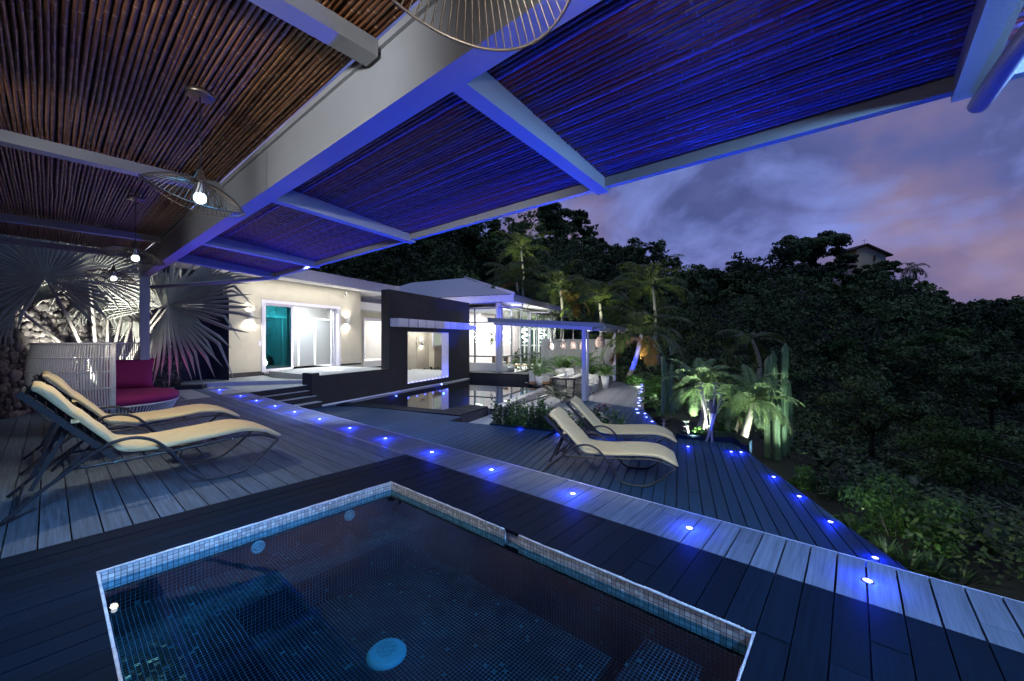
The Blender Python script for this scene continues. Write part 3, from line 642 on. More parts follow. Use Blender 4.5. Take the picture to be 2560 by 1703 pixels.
# ================================================================ SUN LOUNGERS
def smooth_pts(P, n=4):
    out = []; m = len(P); P = [Vector(p) for p in P]
    for i in range(m-1):
        a = P[max(i-1, 0)]; b_ = P[i]; c = P[i+1]; d = P[min(i+2, m-1)]
        for k in range(n):
            t = k/n; out.append(.5*((2*b_) + (c-a)*t + (2*a-5*b_+4*c-d)*t*t + (3*b_-a-3*c+d)*t**3))
    out.append(P[-1]); return out
def lounger(label, loc, rz, back=1.04, Wd=.78, seed=1, drape=1.0):
    r = random.Random(seed); hs = (back-.44)/.60
    t = thing('sun_lounger', label, 'sun lounger', loc, rz, 'sun loungers on the decks')
    bz = lambda z: .44 + (z-.44)*hs if z > .44 else z
    leg = [(-.25,.012),(-.16,.10),(-.07,.19),(.13,.36),(.32,.51),(.43,.555),(.55,.56),(.67,.51),(.76,.42),(.85,.30),(.95,.14),(1.06,.035),(1.16,.014),(1.30,.014),(1.43,.035),(1.56,.12),(1.68,.22),(1.78,.31)]
    for y in (-.035, Wd+.035):
        b = MB(); b.tube(smooth_pts([(x, y, z) for x, z in leg], 3), .0155, 10); b.build('rocker_leg', M['frame'], t, local=True)
    rail = [(-.14, 1.03), (.06, .81), (.36, .45)]
    seat = [(.13,.352),(.40,.355),(.73,.365),(1.08,.385),(1.35,.405),(1.50,.402),(1.65,.375),(1.78,.31)]
    b = MB()
    for y in (0, Wd): b.tube(smooth_pts([(x, y, z) for x, z in seat], 3), .014, 8)
    for x, z in (seat[0], (.62,.36), (1.2,.39), seat[-1]): b.tube([(x, -.035, z), (x, Wd+.035, z)], .011, 8)
    b.tube([(-.16, -.03, .10), (-.16, Wd+.03, .10)], .011, 8)
    b.build('seat_frame', M['frame'], t, local=True)
    b = MB()
    for y in (0.0, Wd): b.bar((rail[0][0]-.02, y, bz(rail[0][1])+.02), (rail[2][0]+.05, y, rail[2][1]-.06), .022, .05)
    for k in range(9):
        q = k/8; b.tube([(rail[0][0]*(1-q)+.36*q, .01, bz(1.03)*(1-q)+.45*q), (rail[0][0]*(1-q)+.36*q, Wd-.01, bz(1.03)*(1-q)+.45*q)], .0065, 6)
    b.tube([(-.15, 0, bz(1.04)), (-.15, Wd, bz(1.04))], .013, 8)
    b.build('back_frame', M['frame'], t, local=True)
    for y in (.12, Wd-.12):                        # notched stay that props the back
        b = MB(); b.bar((.12, y, bz(.74)-.03), (-.10, y, .20), .012, .03); b.bar((.26, y, .52), (.02, y, .22), .01, .022)
        for k in range(3): b.lathe([(.026, -.006), (.026, .006)], (-.03-.05*k+.06, y, .36-.06*k), 10, a0=0, a1=PI, ax=Vector((0, 1, 0)))
        b.build('back_stay', M['frame'], t, local=True)
    b = MB()
    for y in (-.012, Wd+.012):
        for x, z in ((.40,.355),(.6,.36),(.95,.375),(1.32,.40),(1.62,.38)): b.ball((x, y-.004 if y < 0 else y+.004, z), .0085, 8, 6)
    b.build('bolts', M['bolt'], t, local=True)
    b = MB()
    if seed < 3:                                   # fringe of woven sling above the cushion
        for k in range(26):
            y = .02 + (Wd-.04)*k/25; b.tube([(-.125, y, bz(1.03)), (-.085-r.uniform(0,.01), y+r.uniform(-.006,.006), bz(1.045)+.03*r.random()+.02), (-.06, y, bz(1.03)+.015)], .003, 4)
        b.build('sling_edge', M['frame'], t, local=True)
    top = smooth_pts([(x, 0, bz(z)+.0) for x, z in [(-.095,1.075),(-.06,1.065),(.0,1.00),(.10,.875),(.24,.715),(.38,.545),(.445,.465),(.55,.432),(.80,.428),(1.1,.448),(1.4,.47),(1.55,.455),(1.68,.415),(1.82,.335)]], 4)
    b = MB(); nx = 15; vs = []; fs = []; m = len(top)
    for side in (0, 1):
        for i, p in enumerate(top):
            tn = (top[min(i+1, m-1)]-top[max(i-1, 0)]).normalized(); nn = Vector((-tn.z, 0, tn.x))
            if nn.z < 0: nn = -nn
            endp = min(1, i/2.0, (m-1-i)/2.0) if True else 1
            lump = .016*math.exp(-((p.x-.02)/.05)**2) + .003*math.sin(i*1.7+seed)*(1 if p.x < .5 else .2) + .014*math.exp(-((p.x-.52)/.07)**2)*math.sin(seed)
            for j in range(nx):
                v = j/(nx-1); e = math.sin(PI*min(1, max(0, v)))**.35 if 0 < v < 1 else 0
                wgl = .006*math.sin(i*.9+seed*2) if j in (0, nx-1) else 0
                y = .015 + (Wd-.03)*v + wgl
                h = (.018 + lump + .016*e*endp + .003*math.sin(j*2.1+i*.7+seed)) if side == 0 else -(.016*endp + .004*e)
                vs.append(p + nn*h + Vector((0, y, 0)))
    o = m*nx
    for i in range(m-1):
        for j in range(nx-1):
            a = i*nx+j; fs += [[a, a+1, a+nx+1, a+nx], [o+a, o+a+nx, o+a+nx+1, o+a+1]]
    for i in range(m-1): fs += [[i*nx, (i+1)*nx, o+(i+1)*nx, o+i*nx], [i*nx+nx-1, o+i*nx+nx-1, o+(i+1)*nx+nx-1, (i+1)*nx+nx-1]]
    for j in range(nx-1): fs += [[j, o+j, o+j+1, j+1], [(m-1)*nx+j, (m-1)*nx+j+1, o+(m-1)*nx+j+1, o+(m-1)*nx+j]]
    b.add(vs, fs, .5, True)
    b.build('cushion', M['cushion'], t, local=True)
    b = MB()
    for y in (.02, Wd-.02):                        # piping along the cushion edges
        b.tube([p + Vector((-.0, y, .012)) for p in top], .0045, 5)
    b.build('piping', M['cushion'], t, local=True)
    b = MB(); b.bar((.155, -.02, bz(.79)-.03), (.155, .05, bz(.79)-.005), .05, .008); b.build('strap', M['cushion'], t, local=True)
    return t
lounger('beige cushioned lounger nearest the viewer on the left, parallel to the dark spa coping', (0, 5.23, 0), 0, seed=1)
lounger('beige cushioned lounger standing behind the nearest left one, before the woven daybed', (.05, 6.98, 0), 0, seed=2)
lounger('beige cushioned lounger on the lower deck, nearer the walkway', (5.26, 3.62, ZD), math.radians(-67), back=.95, seed=3)
lounger('beige cushioned lounger on the lower deck, behind the other and beside the flower bed', (6.60, 4.07, ZD), math.radians(-65), back=.95, seed=4)
# small round bowl-like table between the left loungers
t = thing('side_table', 'low dark round table between the two left loungers', 'side table', (1.12, 6.35, 0))
b = MB(); b.lathe([(0, .20), (.21, .20), (.215, .212), (0, .214)], (1.12, 6.35, 0), 28); b.build('table_top', M['frame'], t)
for k in range(3):
    a = 2*PI*k/3; b = MB(); b.tube([(1.12+.05*math.cos(a), 6.35+.05*math.sin(a), .2), (1.12+.18*math.cos(a), 6.35+.18*math.sin(a), .008)], .009, 8); b.build('leg', M['frame'], t)

# ================================================================ WOVEN DAYBED
DC = Vector((.75, 9.95, 0)); dbed = thing('daybed', 'round white woven daybed with tall curved back and magenta cushions', 'daybed', DC)
prof = [(.62, .03), (.78, .20), (.905, .42), (.965, .66), (.985, .90), (.965, 1.15), (.925, 1.41)]
def prs(z):
    for (r0, z0), (r1, z1) in zip(prof, prof[1:]):
        if z0 <= z <= z1: return r0+(r1-r0)*(z-z0)/(z1-z0)
    return prof[-1][0]
aE1, aE2 = math.radians(265.7), math.radians(55.7)     # screen runs from E2 (far right) round the left to E1 (near)
pol = lambda a, r_, z_: (DC.x + r_*math.cos(a), DC.y + r_*math.sin(a), z_)
b = MB(); n = 108
for k in range(n+1):
    a = aE2 + (aE1-aE2)*k/n + rnd.uniform(-.001, .001)
    b.tube([pol(a+rnd.uniform(-.0015,.0015), prs(z_), z_) for z_ in (.36,.55,.75,.95,1.15,1.41)], .0125, 5, rnd.random(), cap=False)
for zc in (.42, .72, .98, 1.20):
    for dz in (-.008, .008): b.tube([pol(aE2+(aE1-aE2)*k/70, prs(zc)+.012*(1 if dz > 0 else -1), zc+dz+rnd.uniform(-.004,.004)) for k in range(71)], .008, 5)
b.build('back_screen', M['rope'], dbed)
b = MB()
for dz, dr in ((0,0), (.014,.012), (.006,-.014), (.02,-.004)): b.tube([pol(aE2+(aE1-aE2)*k/90, .925+dr+rnd.uniform(-.005,.005), 1.41+dz+rnd.uniform(-.005,.005)) for k in range(91)], .011, 5)
for a in (aE1, aE2):
    for d_ in (-.016, 0, .016): b.tube([pol(a+d_, prs(z_), z_) for z_ in (.30,.42,.66,.90,1.15,1.42)], .015, 6)
b.build('rim', M['rope'], dbed)
b = MB()
for k in range(120):
    a = 2*PI*k/120; b.tube([pol(a, prs(z_), z_) for z_ in (.03,.11,.20,.30,.385)], .0105, 5, cap=False)
for z_ in (.03, .385): b.tube([pol(2*PI*k/72, prs(z_), z_) for k in range(72)], .016, 6, closed=True)
b.build('base_basket', M['rope'], dbed)
b = MB(); b.lathe([(.60, .035), (.86, .39), (0, .39)], DC, 48); b.build('seat_shell', M['frame'], dbed)
b = MB(); b.lathe([(0, .395), (.84, .395), (.885, .415), (.905, .455), (.895, .50), (.86, .53), (.75, .552), (0, .565)], DC, 64); b.build('seat_cushion', M['magenta'], dbed)
def pillow(cen, Wd, H, th, rot, parent, mat, name='pillow'):
    b = MB(); n = 14; vs = []; fs = []
    for s_ in (1, -1):
        for i in range(n+1):
            for j in range(n+1):
                u, v = i/n*2-1, j/n*2-1; e = max(0, (1-u**4)*(1-v**4))**.55
                uu = u*(1-.07*(1-v*v)*abs(u)); vv = v*(1-.07*(1-u*u)*abs(v)); 
                vs.append(Vector(cen) + rot @ Vector((uu*Wd/2, s_*th*.5*e, vv*H/2)))
    o = (n+1)**2
    for i in range(n):
        for j in range(n):
            a = i*(n+1)+j; fs += [[a, a+1, a+n+2, a+n+1], [o+a, o+a+n+1, o+a+n+2, o+a+1]]
    b.add(vs, fs, .5, True); return b.build(name, mat, parent)
far = math.radians(69)
pillow(pol(far, .70, .83), .76, .60, .22, Matrix.Rotation(math.radians(-14), 3, 'Z') @ Matrix.Rotation(math.radians(-14), 3, 'X'), dbed, M['magenta'])

# ================================================================ STONE WALL
wp = [Vector((-7.5, 6.6, 0)), Vector((-.57, 12.1, 0)), Vector((1.92, 15.9, 0)), Vector((2.74, 16.25, 0))]
swall = thing('stone_wall', 'dark rubble wall of rounded river stones behind the daybed', 'wall', wp[2])
b = MB(); H_ = 2.75
hs_ = [3.3, 3.1, 2.6, 2.55]
poly = [(p.x, p.y) for p in wp] + [(2.6, 16.9), (1.2, 16.9), (-1.5, 12.9), (-8.2, 7.6)]
b.prism(poly, -.2, 2.8); b.prism(poly[:3]+poly[5:], 2.79, 3.75); b.build('mortar_core', M['mortar'], swall)
b = MB(); rs = random.Random(5)
def stone(c, r_, nrm):
    nu, nv = 7, 5; vs = []; sx, sy, sz = r_*rs.uniform(.8,1.25), r_*.55, r_*rs.uniform(.7,1.05); q = nrm.to_track_quat('Y', 'Z'); tw = rs.uniform(-.5, .5)
    jit = [rs.uniform(.82, 1.15) for _ in range(nu*(nv+1))]
    for j in range(nv+1):
        ph = PI*j/nv
        for i in range(nu):
            k = jit[j*nu+i] if 0 < j < nv else 1; x = sx*math.sin(ph)*math.cos(2*PI*i/nu)*k; y = sy*math.sin(ph)*math.sin(2*PI*i/nu)*k; z = -sz*math.cos(ph)
            x, z = x*math.cos(tw)-z*math.sin(tw), x*math.sin(tw)+z*math.cos(tw)
            vs.append(c + q @ Vector((x, y, z)))
    b.add(vs, [[j*nu+i, j*nu+(i+1)%nu, (j+1)*nu+(i+1)%nu, (j+1)*nu+i] for j in range(nv) for i in range(nu)], rs.random(), rs.random() < .6)
segs = [(wp[0], wp[1], 3.9, .12), (wp[1], wp[2], 3.7, .105), (wp[2], wp[3], 2.9, .085), (wp[3], Vector((2.66, 16.9, 0)), 2.85, .085)]
for p, q, hh, rr in segs:
    L = (q-p).length; t_ = (q-p)/L; nrm = Vector((t_.y, -t_.x, 0))
    row = 0; z_ = rr*.5
    while z_ < hh:
        x = rs.uniform(0, rr)
        while x < L:
            k = rr*rs.choice((.5, .75, .95, 1.15))*rs.uniform(.85, 1.15); stone(p + t_*x + Vector((0, 0, z_+rs.uniform(-.3,.3)*rr)) + nrm*rs.uniform(-.01, .035), k, nrm); x += k*1.75
        z_ += rr*1.35
b.build('stones', M['stone'], swall)
q = PD(422, 867, 12.35); t = thing('wall_socket', 'small white socket cover on the rough stone pillar', 'socket', q)
b = MB(); b.bar(q - Vector((.06,.02,0)), q + Vector((.06,.045,0)), .03, .085); b.build('cover', M['white'], t)
b = MB(); b.bar(q + Vector((.015,-.02,.015)), q + Vector((.05,-.005,.015)), .02, .012); b.bar(q + Vector((.015,-.02,-.015)), q + Vector((.05,-.005,-.015)), .02, .012); b.build('slot', M['black'], t)
# stone kerb block in front of the pillar
b = MB(); k0 = G(452, 964, .12); b.prism([(k0.x-.15, k0.y), (k0.x+.45, k0.y-.35), (k0.x+.6, k0.y-.15), (k0.x, k0.y+.3)], 0, .12); o = b.build('kerb_block', M['blackwall']); o['label'] = 'dark wedge-shaped kerb block at the foot of the stone pillar'; o['category'] = 'kerb block'

# ================================================================ HOUSE WITH THE BEDROOM
NH, ZTER, ZL3 = 14.6, .245, .122
house = thing('house', 'beige stucco house with open lit sliding door above the terrace', 'house', W(9.05, NH, 0))
CL, CR = 9.02, 15.36; D0, D1, DZ0, DZ1 = 10.34, 13.93, .245, 2.98
b = MB()
b.hbox(CL, D0, NH, NH+.25, -.2, 3.95); b.hbox(D1, CR, NH, NH+.25, -.2, 3.95); b.hbox(D0, D1, NH, NH+.25, DZ1, 3.95)
b.hbox(CR-.25, CR, NH+.252, NH+1.6, -.2, 3.95); b.build('front_wall', M['stucco'], house)
b = MB(); b.hbox(CL, D0-.001, NH-.02, NH-.001, ZL3, ZTER+.04); b.build('skirting', M['black'], house); b = MB(); b.hbox(D1+.14, CR, NH-.02, NH-.001, ZTER, ZTER+.09); b.build('skirting', M['black'], house)
b = MB(); b.hbox(CL, CL+.03, NH+.251, NH+5, -.2, 3.8); b.hbox(CL-3.2, CL-.001, NH+.3, NH+.5, -.2, 3.6); b.build('side_wall', M['navywall'], house)
# dark passage left of the house
b = MB(); pA, pB = PD(501, 900, 13.6), PD(448, 900, 14.4)
b.prism([tuple(PD(572, 900, 13.35)[:2]), tuple(PD(499, 900, 13.9)[:2]), tuple(PD(497, 900, 14.6)[:2]), tuple(W(CL, NH+.3)[:2])], 0, 2.9); b.build('passage_wall', M['navywall'], house)
b = MB(); b.prism([tuple(PD(510, 900, 16.5)[:2]), tuple(PD(430, 900, 16.5)[:2]), tuple(PD(430, 900, 17.5)[:2]), tuple(PD(510, 900, 17.5)[:2])], 0, 3.2); b.build('passage_back', M['black'], house)
# roof: fascia board, soffit, corrugated sheet
FN, FC = 13.72, 17.2
b = MB(); b.hbox(3.0, FC, FN, FN+.04, 3.83, 4.28); b.hbox(FC-.04, FC, FN+.041, 22, 3.83, 4.28); b.build('fascia_board', M['fascia'], house)
b = MB(); b.hbox(3.0, FC-.05, FN+.045, 20, 3.85, 3.87); b.build('soffit', M['white'], house)
b = MB(); r0 = [W(3.0, FN-.03, 4.30), W(FC+.05, FN-.03, 4.30), W(FC-2.9, FN+4.5, 5.15), W(3.0, FN+4.5, 5.15), W(FC+.05, 22, 4.30)]
b.add(r0, [[0,1,2,3],[1,4,2]], .5, False, [[(0,0),(14,0),(11,4.6),(0,4.6)],[(0,0),(8,0),(4,3)]]); b.build('roof', M['roof'], house)
# door frame and panes
df = thing('sliding_door', 'white framed sliding glass door, tinted left leaf closed and right side open', 'sliding door', W(D0, NH, ZTER))
b = MB(); b.hbox(D0-.10, D0+.03, NH-.05, NH+.26, DZ0-.0, DZ1+.03); b.hbox(D1-.03, D1+.10, NH-.05, NH+.26, DZ0, DZ1+.03); b.hbox(D0+.031, D1-.031, NH-.05, NH+.26, DZ1-.10, DZ1+.03)
b.build('frame', M['fascia'], df)
xm = cn(PN(732, 850, NH))[0]
for c0, c1, nn, nm_ in ((D0+.04, xm, NH+.02, 'leaf'), (xm-.16, xm+.10, NH+.09, 'leaf'), (D1-.24, D1-.04, NH+.16, 'leaf')):
    b = MB(); f_ = .06; b.hbox(c0, c0+f_, nn, nn+.05, DZ0+.01, DZ1-.11); b.hbox(c1-f_, c1, nn, nn+.05, DZ0+.01, DZ1-.11)
    b.hbox(c0+f_+.001, c1-f_-.001, nn, nn+.05, DZ0+.01, DZ0+.10); b.hbox(c0+f_+.001, c1-f_-.001, nn, nn+.05, DZ1-.19, DZ1-.11); lf = b.build('leaf', M['fascia'], df)
    b = MB(); b.hbox(c0+f_, c1-f_, nn+.02, nn+.028, DZ0+.10, DZ1-.19); b.build('pane', M['tglass'] if c0 < D0+.1 else M['glass'], lf)
# bedroom
b = MB(); b.hbox(D0-1.2, 15.3, NH+.26, NH+2.2, ZTER-.1, ZTER); b.build('bedroom_floor', M['white'], house)
b = MB(); b.hbox(D0-1.2, 15.3, NH+2.2, NH+2.3, ZTER, 3.3); b.hbox(D0-1.3, D0-1.2, NH+.26, NH+2.3, ZTER, 3.3); b.hbox(15.3, 15.34, NH+.26, NH+2.3, ZTER, 3.3); b.hbox(D0-1.2, 15.3, NH+.26, NH+2.2, 3.2, 3.3); b.build('bedroom_walls', M['white'], house)
ward = thing('wardrobe', 'wide grey sliding wardrobe with pale dividers across the bedroom', 'wardrobe', W(12, NH+1.5, ZTER))
wn = NH+1.5
b = MB(); b.hbox(D0-1.1, 15.29, wn+.02, wn+.6, ZTER, 2.42); b.build('panels', M['grey'], ward)
b = MB()
for px in (746, 787): cc_ = cn(PN(px, 850, wn))[0]; b.hbox(cc_-.05, cc_+.05, wn-.02, wn+.019, ZTER, 2.42)
for px in (706,): cc_ = cn(PN(px, 850, wn))[0]; b.hbox(cc_-.02, cc_+.02, wn-.02, wn+.019, ZTER, 2.42)
b.hbox(D0-1.1, 15.29, wn-.02, wn+.019, 2.42, 2.50); b.build('dividers', M['white'], ward)
light('AREA', W(12.6, NH+.8, 3.17), (0.90, 0.98, 1.0), 420, to=W(12.6, NH+.8, 0), sx=3.0, sy=.6)
bed = thing('bed', 'bed with pale bedspread seen through the tinted door leaf', 'bed', W(10.6, NH+1.0, ZTER))
b = MB(); b.hbox(9.6, 10.9, NH+.5, NH+1.3, ZTER+.18, ZTER+.55); b.build('mattress', M['white'], bed)
b = MB(); b.hbox(9.5, 11.0, NH+.45, NH+1.35, ZTER+.551, ZTER+.6); b.add([W(11.0, NH+.45, ZTER+.6), W(11.0, NH+1.35, ZTER+.6), W(11.12, NH+1.4, ZTER+.2), W(11.1, NH+.42, ZTER+.16)], [[0,1,2,3]]); b.build('bedspread', M['glass'] if False else M['white'], bed)
# wall lamps
def sconce(c, n, z, label, pw, wall='front', s=1.0):
    t = thing('wall_lamp', label, 'wall lamp', W(c, n, z), group='conical wall lamps on the house')
    b = MB(); P = W(c, n-.11*s, z); b.lathe([(.075*s, .13*s), (.115*s, -.13*s), (.108*s, -.128*s), (.068*s, .128*s), (.075*s, .13*s)], P, 20); b.build('shade', M['white'], t)
    b = MB(); b.hbox(c-.03, c+.03, n-.06*s, n-.001, z-.04, z+.04); b.build('bracket', M['alu'], t)
    for sgn in (-1, 1): light('SPOT', (P.x, P.y, z + sgn*.10*s), (1.0, .97, .90), pw*.55*(1 if sgn < 0 else .5), to=(P.x, P.y, z + sgn*3), size=.03, angle=150, blend=.7)
sc1 = PN(622, 790, NH); c_, n_ = cn(sc1); sconce(c_, NH, sc1.z, 'white conical wall lamp on the house left of the sliding door', 130)
sc2 = PN(865, 803, NH); c_, n_ = cn(sc2); sconce(c_, NH, sc2.z, 'white conical wall lamp on the house right of the sliding door', 130)
q = PN(865, 735, NH-.15); t = thing('security_camera', 'small white bullet camera under the eaves', 'camera', q)
b = MB(); b.tube([q+Vector((0,0,.12)), q+Vector((0,0,.02))], .035, 12); b.build('mount', M['white'], t)
b = MB(); b.tube([q+Vector((0,0,.0)), q+Vector((-.10,-.16,-.05))], .05, 14); hd = b.build('body', M['white'], t); b = MB(); b.disc(q+Vector((-.102,-.163,-.051)), .035, 12, ax=Vector((-.10,-.16,-.05))); b.build('lens', M['black'], hd)
q = PN(650, 859, NH); t = thing('light_switch', 'white switch plate left of the sliding door', 'switch', q); c_, n_ = cn(q)
b = MB(); b.hbox(c_-.06, c_+.06, NH-.012, NH-.001, q.z-.1, q.z+.1); b.build('plate', M['fascia'], t); b = MB(); b.hbox(c_-.025, c_+.025, NH-.018, NH-.0125, q.z-.04, q.z+.04); b.build('button', M['white'], t)
for px, py, lb in ((850, 899, 'small socket box right of the door'), (896, 908, 'small upright blue-white box by the window corner')):
    q = PN(px, py, NH); c_, n_ = cn(q); t = thing('outlet', lb, 'outlet', q); b = MB(); b.hbox(c_-.07, c_+.07, NH-.012, NH-.001, q.z-.05, q.z+.05); b.build('plate', M['fascia'], t)

light('AREA', W(12.2, NH-.55, 3.75), (1.0, .97, .92), 70, to=W(12.2, NH-.1, 0), sx=5.5, sy=.12)  # added soffit strip and two low washes to brighten the house wall
light('SPOT', W(12.0, 12.23, .45), (1.0, .97, .90), 520, to=W(12.2, NH, 1.5), size=.2, angle=120, blend=1.0)
light('SPOT', W(9.6, 12.63, .45), (1.0, .97, .90), 160, to=W(9.7, NH, 1.3), size=.2, angle=90, blend=1.0)
# ---- second wing behind the terrace, with the lit room and its painting
N2 = NH+1.62; wing = thing('house_wing', 'pale rear wing with a bright window opening and flat white canopy', 'house', W(16, N2, 0))
a0 = cn(PN(908, 900, N2))[0]; a1 = cn(PN(985, 900, N2))[0]; g0 = cn(PN(1041, 900, N2))[0]; g1 = cn(PN(1072, 900, N2))[0]
zt_ = PN(912, 797, N2).z; zc_ = PN(912, 780, N2).z
b = MB(); b.hbox(CR-.2, a0, N2, N2+.2, -.6, 4.4); b.hbox(a0, a1+.3, N2, N2+.2, zt_+.05, 4.4); b.hbox(a1+.3, g0, N2, N2+.2, -.6, 4.4); b.hbox(g0, g1, N2-.02, N2+.2, -.6, 4.4)
b.hbox(g1, g1+5.5, N2-.45, N2+.2, -.6, 3.4); b.build('wall', M['stucco'], wing)
b = MB(); b.hbox(a0-.02, a0+.06, N2-.03, N2+.02, ZTER, zt_+.06); b.hbox(a0+.061, a1+.28, N2-.03, N2+.02, zt_-.10, zt_+.06); b.build('window_frame', M['fascia'], wing)
b = MB(); b.hbox(CR-.0, a1+1.2, N2-1.0, N2-.001, zc_+.02, zc_+.42); b.build('canopy_slab', M['white'], wing)
b = MB(); b.hbox(a0, a1+.3, N2+2.5, N2+2.6, -.1, 3.4); b.hbox(a0-.1, a0, N2+.2, N2+2.6, -.1, 3.4); b.hbox(a1+.3, a1+.4, N2+.2, N2+2.6, -.1, 3.4); b.hbox(a0, a1+.3, N2+.2, N2+2.5, -.1, ZTER); b.hbox(a0, a1+.3, N2+.2, N2+2.5, 3.3, 3.4); b.build('room_walls', M['white'], wing)
light('AREA', W((a0+a1)/2+.2, N2+1.2, 3.2), (1.0, .97, .92), 150, to=W((a0+a1)/2, N2+1.2, 0), sx=1.5, sy=1.0)
light('AREA', W((a0+g1)/2+1, N2-.8, 3.1), (1.0, .97, .93), 260, to=W((a0+g1)/2+1, N2-.8, 0), sx=2.5, sy=.3)
q0, q1 = PN(943, 838, N2+2.5), PN(985, 884, N2+2.5); c0, c1 = cn(q0)[0], cn(q1)[0]
pa = thing('painting', 'abstract painting in black, violet and white on the lit inner wall', 'painting', W((c0+c1)/2, N2+2.48, q0.z))
b = MB(); b.hbox(c0, c1+.3, N2+2.45, N2+2.495, q1.z, q0.z); b.build('canvas', pmat('violet_canvas', (.45, .36, .46), .7, var=.4, scale=1.6), pa)
b = MB(); cm = (c0+c1)/2+.1; zm = (q0.z+q1.z)/2
for (u0, u1, v0, v1) in ((-.10,.14,-.62,.62), (-.7,.72,-.02,.22), (-.28,.32,-.16,.34), (.28,.36,-.3,.1)): b.hbox(cm+u0, cm+u1, N2+2.44-.003*abs(u0), N2+2.449, zm+v0, zm+v1)
b.build('black_strokes', M['black'], pa)
b = MB(); b.hbox(cm-.55, cm-.15, N2+2.443, N2+2.449, zm-.55, zm-.2); b.hbox(cm+.18, cm+.45, N2+2.443, N2+2.449, zm-.6, zm-.05); b.build('white_strokes', M['white'], pa)
q = PN(1053, 858, N2-.02); c_, n_ = cn(q); sconce(c_, N2-.02, q.z, 'wall lamp seen through the opening of the black wall', 60, s=.9)
q0, q1 = PN(1080, 831, N2-.45), PN(1103, 866, N2-.45); c0, c1 = cn(q0)[0], cn(q1)[0]
for k in range(2):
    t = thing('small_window', ('tilted small window with blue-lit frame, left one of two seen through the black wall' if k == 0 else 'small window half hidden by the right jamb of the opening in the black wall'), 'window', W(c0+k*(c1-c0+.25), N2-.45, q1.z)); o_ = k*(c1-c0+.25)
    b = MB(); w_ = .09; b.hbox(c0+o_, c0+o_+w_, N2-.52, N2-.451, q1.z, q0.z); b.hbox(c1+o_-w_, c1+o_, N2-.52, N2-.451, q1.z, q0.z); b.hbox(c0+o_+w_, c1+o_-w_, N2-.52, N2-.451, q1.z, q1.z+w_); b.hbox(c0+o_+w_, c1+o_-w_, N2-.52, N2-.451, q0.z-w_, q0.z); b.build('frame', M['fascia'], t)
    b = MB(); b.hbox(c0+o_+w_, c1+o_-w_, N2-.47, N2-.46, q1.z+w_, q0.z-w_); b.build('lit_pane', emat('lit_pane%d' % k, (.75, .85, .70), .55), t)

light('POINT', W(15.6, 12.9, 1.4), (1.0, .96, .92), 55, size=.15)  # added lights that brighten the space behind the black wall's opening
light('POINT', W(18.3, 13.4, 2.7), (1.0, .96, .90), 90, size=.15)
# ================================================================ TERRACE, STEPS, BLACK WALL
NP = 11.03
ter = [W(9.45, NP+.02), W(30, NP+.02), W(30, N2+.1), W(9.30, N2+.1), tuple(PN(652, 930, NH-.02)[:2])]
tl = [tuple(W(9.72, NP+.18)[:2]), tuple(W(21.0, NP+.18)[:2]), tuple(W(21.0, N2)[:2]), tuple(W(10.0, N2)[:2]), tuple(W(9.95, NH-.4)[:2])]
pt1 = G(649, 925.5, ZTER); tl = [tuple(W(9.72, NP+.18)[:2]), tuple(W(13.9, NP+.18)[:2]), tuple(W(13.9, N2)[:2]), tuple(W(D0-.2, N2)[:2]), tuple(W(cn(pt1)[0], NH-.1)[:2]), (pt1.x, pt1.y), tuple(G(771, 938, ZTER)[:2])]
b = MB(); b.prism(tl, -.9, ZTER); b.build('terrace', M['tile_floor'], **ST)
b = MB(); b.prism([tuple(W(13.91, NP+.3)[:2]), tuple(W(22, NP+.3)[:2]), tuple(W(22, N2)[:2]), tuple(W(13.91, N2)[:2])], -.9, -.49); b.build('back_terrace', M['tile_floor'], **ST)
l3 = [tuple(G(457, 961.5, ZL3)[:2]), tuple(G(559, 956, ZL3)[:2]), tuple(G(773, 950, ZL3)[:2]), tuple(W(9.73, NP+2.2)[:2]), tuple(W(10.4, NH+.2)[:2]), tuple(W(CL-.2, NH+.2)[:2]), tuple(G(470, 945, ZL3)[:2]), tuple(G(440, 950, ZL3)[:2])]
b = MB(); b.prism(l3, -.9, ZL3); b.build('landing', M['deck_far'] if False else M['tile_floor'], **ST)
st = thing('stairs', 'dark broad steps with pale nosings rising from the lower deck beside the black post', 'stairs', W(9.4, NP+.3, ZD))
rows = [(979.6, 624.5, 963.7, 762, 0.0), (991, 665, 977, 772, -.175), (1003, 703, 992, 773, -.35), (1015, 744, 1008, 778, -.525)]
for k, (ya, xa, yb, xb, z_) in enumerate(rows):
    A_, B_ = G(xa, ya, z_), G(xb, yb, z_); nf = (cn(A_)[1]+cn(B_)[1])/2; c1_ = 9.55
    b = MB(); b.hbox(5.2, c1_, nf, nf+(3.6 if k == 0 else .9), z_-.30, z_-.018); b.build('step', M['blackwall'], st)
    b = MB(); b.hbox(5.2, c1_, nf-.012, nf+(3.6 if k == 0 else .9), z_-.017, z_); b.build('tread', M['tile_floor'], st)
bw = thing('black_wall', 'tall black stucco wall with a framed opening over the pool', 'wall', W(13.2, NP, ZD))
o0, o1, oz0, oz1 = 14.41, 17.81, -.48, 1.84
b = MB(); TH = .42
b.hbox(9.43, 9.72, NP-.02, NP+.42, ZD-.5, .38); b.hbox(9.721, 13.2, NP, NP+.18, ZD-.8, .27)
b.hbox(13.2, o0, NP, NP+TH, ZD-.8, 3.56); b.hbox(o1, 20.03, NP, NP+TH, ZD-.8, 3.56); b.hbox(o0, o1, NP, NP+TH, oz1, 3.56); b.hbox(o0, o1, NP, NP+TH, ZD-.8, oz0)
b.build('wall', M['blackwall'], bw)
